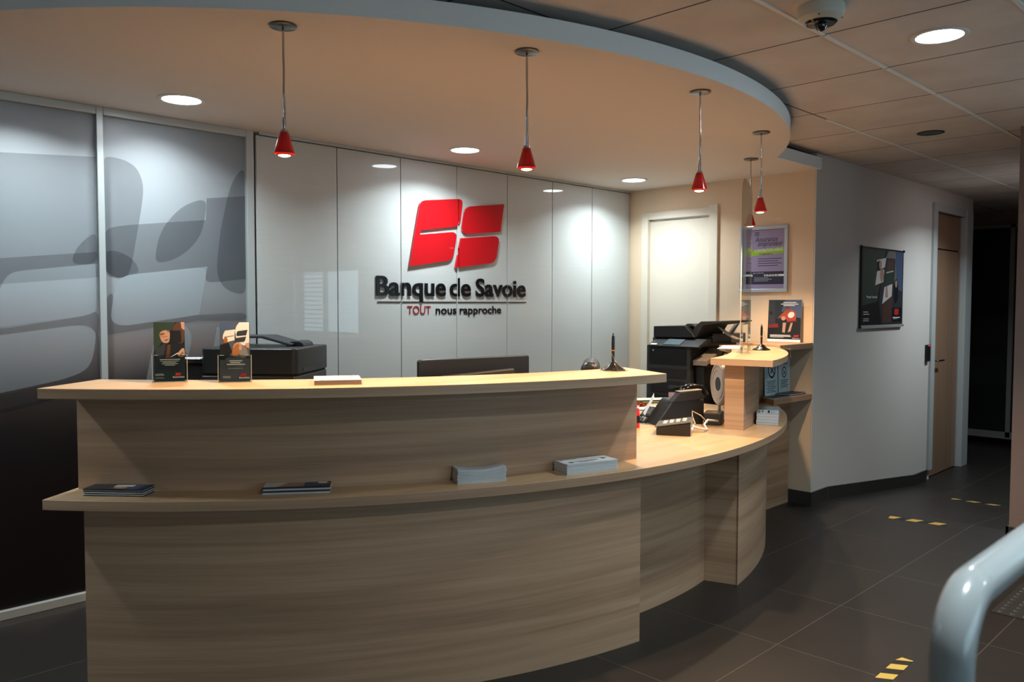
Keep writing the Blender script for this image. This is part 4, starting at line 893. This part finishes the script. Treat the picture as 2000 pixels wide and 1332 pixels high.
b = MB(); b.lathe([(.0001, .001), (.0125, .001), (.0135, .004), (.0135, .085), (.011, .095), (.009, .115), (.0001, .117)], seg=20); b.build('body', mat('red_marker_plastic', 'd0202c', .3), t, world=False, smooth=35)
b = MB(); b.lathe([(.0138, .030), (.0138, .072)], seg=20); b.build('label', INK, t, world=False)
# wrappers, folders, cup
for k, (x, y, col, lb) in enumerate(((4.31, 3.20, 'b08a4a', 'crumpled gold wrapper on the desk behind the mouse'), (4.60, 3.36, '8a3c1c', 'crumpled copper wrapper on the desk near the green folder'))):
    b = MB(); b.ball((x, y, Zd+.017), .034, 14, 9, (1.3, 1, .6)); b.v = [(p[0]+random.uniform(-.012, .012), p[1]+random.uniform(-.012, .012), max(Zd+.0005, p[2]+random.uniform(-.008, .010))) for p in b.v]
    tag(b.build('sweet_wrapper', mat('foil_%d' % k, col, .3, .5)), lb, 'wrapper', 'crumpled sweet wrappers')
stack('document_tray', (4.42, 3.33), (4.62, 3.10), .20, .012, Zd, 'flat grey papers beneath the crumpled wrappers on the desk', 4, [P3, PAPER], 'paper')
stack('folder_pile', (4.66, 3.60), (4.98, 3.385), .12, .028, Zd, 'pile of pale green and dark folders at the back of the desk', 6, [mat('dark_folder', '2a3336', .6), mat('green_folder', '5f8a76', .6), mat('mint_folder', 'b5cdb8', .6)], 'folders', jitter=.008)
t = thing('plastic_cup', 'clear lilac-tinted cup on the desk behind the telephone', 'cup', (4.90, 3.36, Zd))
t.location = (4.93, 3.31, Zd)
b = MB(); b.lathe([(.0001, .002), (.030, .002), (.036, .085), (.034, .085), (.029, .004)], seg=24); b.build('wall', mat('lilac_plastic', '9a8494', .2, alpha=.7), t, world=False, smooth=40)
t = thing('leaning_sheet', 'white sheet of paper leaning on the telephone display', 'paper', (4.10, 2.90, Zd))
b = MB(); b.frame([(0, 0), (.10, .0), (.10, .14), (.0, .12)], (4.02, 2.90, .86), Vector((.75, .66, 0)), Vector((.45, -.2, .8)).normalized(), Vector((-.5, .6, .4)).normalized(), 0, .001); b.build('sheet', PAPER, t)
# ------------------------------------------------------------------ monitor seen from behind
t = thing('monitor', 'black computer monitor seen from behind over the raised counter', 'monitor', (2.5, 2.75, Zd))
A = Vector((2.17, 2.74, 0)); B = Vector((2.765, 2.655, 0)); A = Vector((2.17, 2.733, 0)); U = (Vector((2.765, 2.66, 0))-A).normalized(); N = Vector((U.y, -U.x, 0)); A.z = 0
L_ = (Vector((2.765, 2.66, 0))-A).length
A = Vector((2.252, 2.84, 0)); B = Vector((2.862, 2.754, 0)); U = (B-A).normalized(); N = Vector((U.y, -U.x, 0)); L_ = (B-A).length
b = MB(); b.frame(rrect(0, .915, L_, 1.280, .012), A, U, Z, N, -.020, .004); b.build('screen_case', BLACK, t, bevel=.004)
b = MB(); b.frame([(.07, .99), (L_-.06, .99), (L_-.10, 1.222), (.10, 1.205)], A, U, Z, N, .004, .020); b.build('rear_bulge', mat('monitor_vent_brown', '2a231d', .5), t, bevel=.010)
b = MB(); b.frame([(.20, 1.17), (L_-.21, 1.17), (L_-.21, 1.190), (.20, 1.190)], A, U, Z, N, .020, .024); b.build('vent', BLACKM, t)
b = MB(); b.frame(LBL(L_/2-.03, Zd+.01, L_/2+.03, 1.05), A, U, Z, N, .02, .035); b.frame(LBL(L_/2-.12, -.07, L_/2+.12, .12), A+Z*(Zd+.0005), U, -N, Z, 0, .010); b.build('stand', BLACK, t, bevel=.003)
# office chair beyond the counter (side of its backrest)
t = thing('office_chair', 'dark leather office chair whose backrest top shows behind the front pen', 'chair', (3.92, 3.42, 0))
cx, cy = 3.92, 3.42
b = MB()
for k in range(5):
    a = 2*PI*k/5+.3; b.tube([(cx, cy, .10), (cx+.28*math.cos(a), cy+.28*math.sin(a), .07)], .018, 8)
b.tube([(cx, cy, .08), (cx, cy, .46)], .03, 12); b.build('base', BLACK, t)
for k in range(5):
    a = 2*PI*k/5+.3; b = MB(); b.ball((cx+.28*math.cos(a), cy+.28*math.sin(a), .032), .031, 12, 8); b.build('castor', BLACK, t, smooth=True)
b = MB(); b.box(cx-.24, cx+.24, cy-.24, cy+.24, .46, .55); b.build('seat', mat('dark_leather', '2b2723', .4), t, bevel=.035, bseg=4)
b = MB(); b.frame(rrect(0, .62, .105, 1.20, .05, 5), (3.55, 3.01, 0), Vector((.62, -.79, 0)), Vector((0, 0, 1)), Vector((.79, .62, 0)), .0, .40); b.build('backrest', mat('dark_leather', '2b2723', .4), t, bevel=.035, bseg=4)
b = MB(); b.tube([(3.86, 3.30, .5), (3.80, 3.20, .58), (3.78, 3.13, .66)], .02, 8); b.build('back_support', BLACK, t)
# ------------------------------------------------------------------ left printer
ang = math.radians(39.5); F = Vector((math.cos(ang), math.sin(ang), 0)); S_ = Vector((math.sin(ang), -math.cos(ang), 0))
PCn = Vector((2.116, 3.648, 0))     # near right corner
def fr(mb, u0, u1, v0, v1, z0, z1, mi=0):   # u along -S (leftwards), v away from camera
    mb.frame(LBL(u0, v0, u1, v1), PCn, -S_, F, Z, z0, z1, mi)
t = thing('left_printer', 'large black multifunction printer behind the raised counter at the left', 'printer', PCn-S_*.28+F*.25)
b = MB(); b.frame(rrect(0, 0, .50, .50, .03, 5), PCn, -S_, F, Z, 1.172, 1.30); b.build('scanner_unit', BLACK, t, bevel=.004, smooth=30)
b = MB(); fr(b, .01, .50, .01, .50, 1.05, 1.162); fr(b, .02, .50, .02, .50, .12, 1.05); b.build('body', mat('printer_satin_black', '26241f', .3), t, bevel=.006)
b = MB(); fr(b, .015, .49, .012, .49, 1.162, 1.172); b.build('gap', DARK, t)
b = MB(); b.frame([(.10, 1.18), (.40, 1.18), (.40, 1.20), (.10, 1.20)], PCn-S_*0, F, Z, S_, 0, .002); b.frame([(.13, 1.215), (.42, 1.215), (.42, 1.217), (.13, 1.217)], PCn, F, Z, S_, 0, .003); b.build('side_line', CHAR, t)
b = MB(); b.frame([(.06, 1.30), (.16, 1.30), (.15, 1.318), (.13, 1.326), (.09, 1.326), (.07, 1.318)], PCn+F*.28, -S_, Z, F, 0, .16); b.build('document_feeder', BLACK, t, bevel=.004)
b = MB(); b.frame([(.12, 1.30), (.28, 1.343), (.50, 1.343), (.50, 1.355), (.27, 1.356), (.11, 1.312)], PCn+F*.24, -S_, Z, F, 0, .20); b.build('feeder_tray', CHAR, t, bevel=.003)
b = MB(); fr(b, .50, .72, .05, .30, .12, 1.215); b.build('side_unit', BLACK, t, bevel=.01)
b = MB(); b.frame([(.50, 1.225), (.72, 1.235), (.72, 1.245), (.50, 1.235)], PCn, -S_, Z, F, .08, .28); b.build('output_tray', CHAR, t)
b = MB()
for (u, v) in ((.06, .06), (.44, .06), (.06, .44), (.44, .44), (.68, .09), (.68, .26)): 
    q = PCn-S_*u+F*v; b.lathe([(.0001, 0), (.03, 0), (.03, .12), (.0001, .12)], (q.x, q.y, 0), 12)
b.build('castors', BLACK, t)
stack('printed_sheets', (1.70, 4.13), (1.80, 4.04), .10, .006, 1.243, 'few white printouts on the tray of the left printer', 2, [PAPER], 'paper')
# ------------------------------------------------------------------ right copier
t = thing('photocopier', 'tall black photocopier in front of the cream door', 'photocopier', (5.62, 3.63, 0))
X0 = 5.36
b = MB(); b.box(X0, 5.90, 3.44, 3.84, .06, 1.20); b.build('body', BLACKM, t, bevel=.006)
b = MB(); b.box(X0-.018, X0, 3.44, 3.84, .70, 1.205); b.build('front_cover', CHAR, t, bevel=.004)
b = MB(); b.box(X0-.022, X0-.017, 3.475, 3.815, 1.055, 1.185); b.build('front_panel', BLACKG, t, bevel=.002)
b = MB(); b.box(X0-.024, X0-.017, 3.475, 3.815, .955, 1.03); b.box(X0-.026, X0-.017, 3.49, 3.80, .84, .935); b.box(X0-.024, X0-.017, 3.49, 3.80, .76, .825); b.build('front_panel', BLACK, t, bevel=.003)
b = MB(); b.frame(rrect(0, 0, .07, .03, .01), (X0-.026, 3.55, .87), (0, 1, 0), Z, (-1, 0, 0), 0, .02); b.tube([(X0-.04, 3.60, .87), (X0-.05, 3.54, .89), (X0-.04, 3.50, .90)], .006, 8); b.build('latch_handle', CHAR, t, bevel=.003)
b = MB(); b.ball((X0-.024, 3.775, 1.165), .006, 10, 6); b.build('indicator_lamp', WHITE, t, smooth=True)
b = MB(); b.frame([(X0-.055, 1.205), (X0+.065, 1.262), (X0+.065, 1.215), (X0-.04, 1.19)], (0, 3.345, 0), (1, 0, 0), Z, (0, 1, 0), 0, .46); cp = b.build('control_panel', BLACK, t, bevel=.003)
b = MB(); PU = Vector((.12, 0, .057)).normalized(); PN = Vector((-.057, 0, .12)).normalized(); O = Vector((X0-.06, 3.33, 1.205))
b.frame(LBL(.02, .19, .11, .34), O, PU, (0, 1, 0), PN, .0005, .003); b.build('touch_screen', mat('dim_screen', '4a5a64', .25), cp)
b = MB(); b.frame(LBL(.012, .40, .03, .455), O, PU, (0, 1, 0), PN, .0005, .002); b.build('label', PAPER, cp)
b = MB(); b.box(X0+.06, 5.92, 3.38, 3.84, 1.20, 1.262); b.build('scanner_glass_bed', BLACK, t, bevel=.004)
b = MB(); b.frame([(3.82, 1.262), (3.82, 1.352), (3.53, 1.362), (3.46, 1.30), (3.44, 1.27)], (X0+.04, 0, 0), (0, 1, 0), Z, (1, 0, 0), 0, .42); b.build('document_feeder', BLACK, t, bevel=.006)
b = MB(); b.frame([(3.56, 1.36), (3.54, 1.375), (3.50, 1.375), (3.46, 1.352)], (X0+.04, 0, 0), (0, 1, 0), Z, (1, 0, 0), .05, .38); b.build('feeder_guide', CHAR, t)
b = MB(); b.frame([(3.46, 1.35), (3.40, 1.395), (3.17, 1.405), (3.17, 1.395), (3.38, 1.365), (3.44, 1.27), (3.47, 1.30)], (X0+.06, 0, 0), (0, 1, 0), Z, (1, 0, 0), 0, .36); b.build('feeder_tray', BLACKM, t, bevel=.003)
b = MB(); b.frame([(3.34, 1.355), (3.26, 1.29), (3.18, 1.262), (3.14, 1.262), (3.22, 1.29), (3.31, 1.345)], (X0+.20, 0, 0), (0, 1, 0), Z, (1, 0, 0), 0, .02); b.build('tray_stay', GREYP, t)
b = MB(); b.prism([(5.55, 3.375), (5.92, 3.375), (5.92, 3.30), (5.70, 3.30)], 1.225, 1.30); b.build('output_shelf', mat('smoky_plastic', '2c3134', .25), t, bevel=.004)
b = MB(); b.frame([(0, 1.268), (.02, 1.268), (.075, 1.355), (.06, 1.36)], (5.78, 3.36, .03), Vector((.707, -.707, 0)), Z, Vector((.707, .707, 0)), -.03, .06); b.build('output_stop', mat('grey_brown_plastic', '5d5751', .4), t, bevel=.004)
b = MB(); b.frame([(5.37, 1.10), (5.56, 1.165), (5.60, 1.19), (5.60, 1.145), (5.37, 1.06)], (0, 3.435, 0), (1, 0, 0), Z, (0, -1, 0), 0, .12); b.build('bypass_tray', mat('warm_grey_plastic', '7d7268', .45), t, bevel=.004)
b = MB(); b.box(5.40, 5.88, 3.35, 3.435, .4, 1.06); b.build('side_unit', BLACK, t, bevel=.01)
b = MB()
for x in (5.42, 5.84):
    for y in (3.50, 3.78): b.lathe([(.0001, 0), (.03, 0), (.03, .06), (.0001, .06)], (x, y, 0), 12)
b.build('castors', BLACK, t)
# ------------------------------------------------------------------ floor tapes, tactile plate, handrail
def tape(name, A, U, Ln, wd, zf, slope, label, cells):
    A = Vector(A); U = Vector(U).normalized(); V = Vector((-U.y, U.x, 0))
    if slope: 
        U = Vector((U.x, U.y, -U.x*.0977)).normalized(); V = Vector((V.x, V.y, -V.x*.0977)).normalized()
    N = U.cross(V).normalized()
    if N.z < 0: N = -N
    b = MB(); n = len(cells)
    for mi, q in cells: b.frame(q, A, U, V, N, .0004, .0012, mi)
    return tag(b.build(name, [TAPEB, YELLOW]), label, 'floor tape', 'black and yellow hazard tapes on the floor')
wd = .055
cells = [(1, [(0, .03), (.035, 0), (.055, .0), (.0, .06)])]
u = 0; cells = [(1, [(.0, .0), (.052, .03), (.012, .06)])]
x = .012
k = 0
cells = [(1, [(0, .012), (.045, 0), (.012, .06), (.004, .06)]), (0, [(.045, 0), (.098, 0), (.065, .06), (.012, .06)])]
for i in range(12):
    x = .098+i*.060; cells.append(((i+1) % 2, [(x, 0), (x+.060, 0), (x+.027, .06), (x-.033, .06)]))
tape('hazard_tape', (3.655, 1.282, 0), (-1, -.02, 0), .8, wd, 0, 0, 'black and yellow hazard tape nearest the white handrail', cells)
def cross(A, B, label, slope):
    A = Vector(A); B = Vector(B); L_ = (B-A).length; n = 5; c = []; w = .07; d = L_/5
    for i in range(6):
        x0 = (i-.5)*d; pts = [(x0, 0), (x0+d, 0), (x0+d+d*.5, w), (x0+d*.5, w)]
        pts = [(min(max(p[0], 0), L_), p[1]) for p in pts]; c.append(((i+1) % 2, pts))
    tape('hazard_tape', A, B-A, L_, w, 0, slope, label, c)
cross((6.0, 2.20, 0), (6.06, 1.84, 0), 'black and yellow hazard tape across the top of the ramp', 0)
cross((7.50, 2.24, -.1233), (7.53, 1.88, -.1262), 'faint hazard tape further down the ramp', 1)
t = thing('tactile_plate', 'dark studded tactile paving plate beyond the white handrail', 'tactile paving', (4.9, .85, 0))
b = MB(); b.box(4.52, 5.32, .55, 1.155, 0.0005, .004); b.build('plate', mat('tactile_grey', '2c2b2a', .55), t, bevel=.001)
b = MB()
for i in range(14):
    for j in range(11): b.lathe([(.014, 0), (.010, .005), (.0001, .006)], (4.55+i*.057, .58+j*.054, .004), 8)
o = b.build('studs', mat('tactile_stud', '3a3836', .45), t)
t = thing('handrail', 'thick white tubular handrail in the foreground at the lower right', 'handrail', (.962, .283, 0))
b = MB(); r = .0232; zr = 1.205; R = .075; p = [(.962, .283, 0), (.962, .283, .6), (.962, .283, zr-R)]
for i in range(1, 9):
    a = PI/2*i/8; p.append((.962+R*(1-math.cos(a)), .283-.0*a, zr-R+R*math.sin(a)))
p += [(1.5, .283, zr), (2.3, .283, zr)]
for i in range(1, 9):
    a = PI/2*i/8; p.append((2.3+R*math.sin(a), .283, zr-R+R*math.cos(a)))
p += [(2.375, .283, .6), (2.375, .283, 0)]
b.tube(p, r, 28); b.build('tube', TUBE, t, smooth=True)
for x in (.962, 2.375):
    b = MB(); b.lathe([(.0001, 0), (.045, 0), (.045, .006), (.024, .010), (.0235, .010)], (x, .283, 0), 24); b.build('floor_flange', TUBE, t, smooth=30)
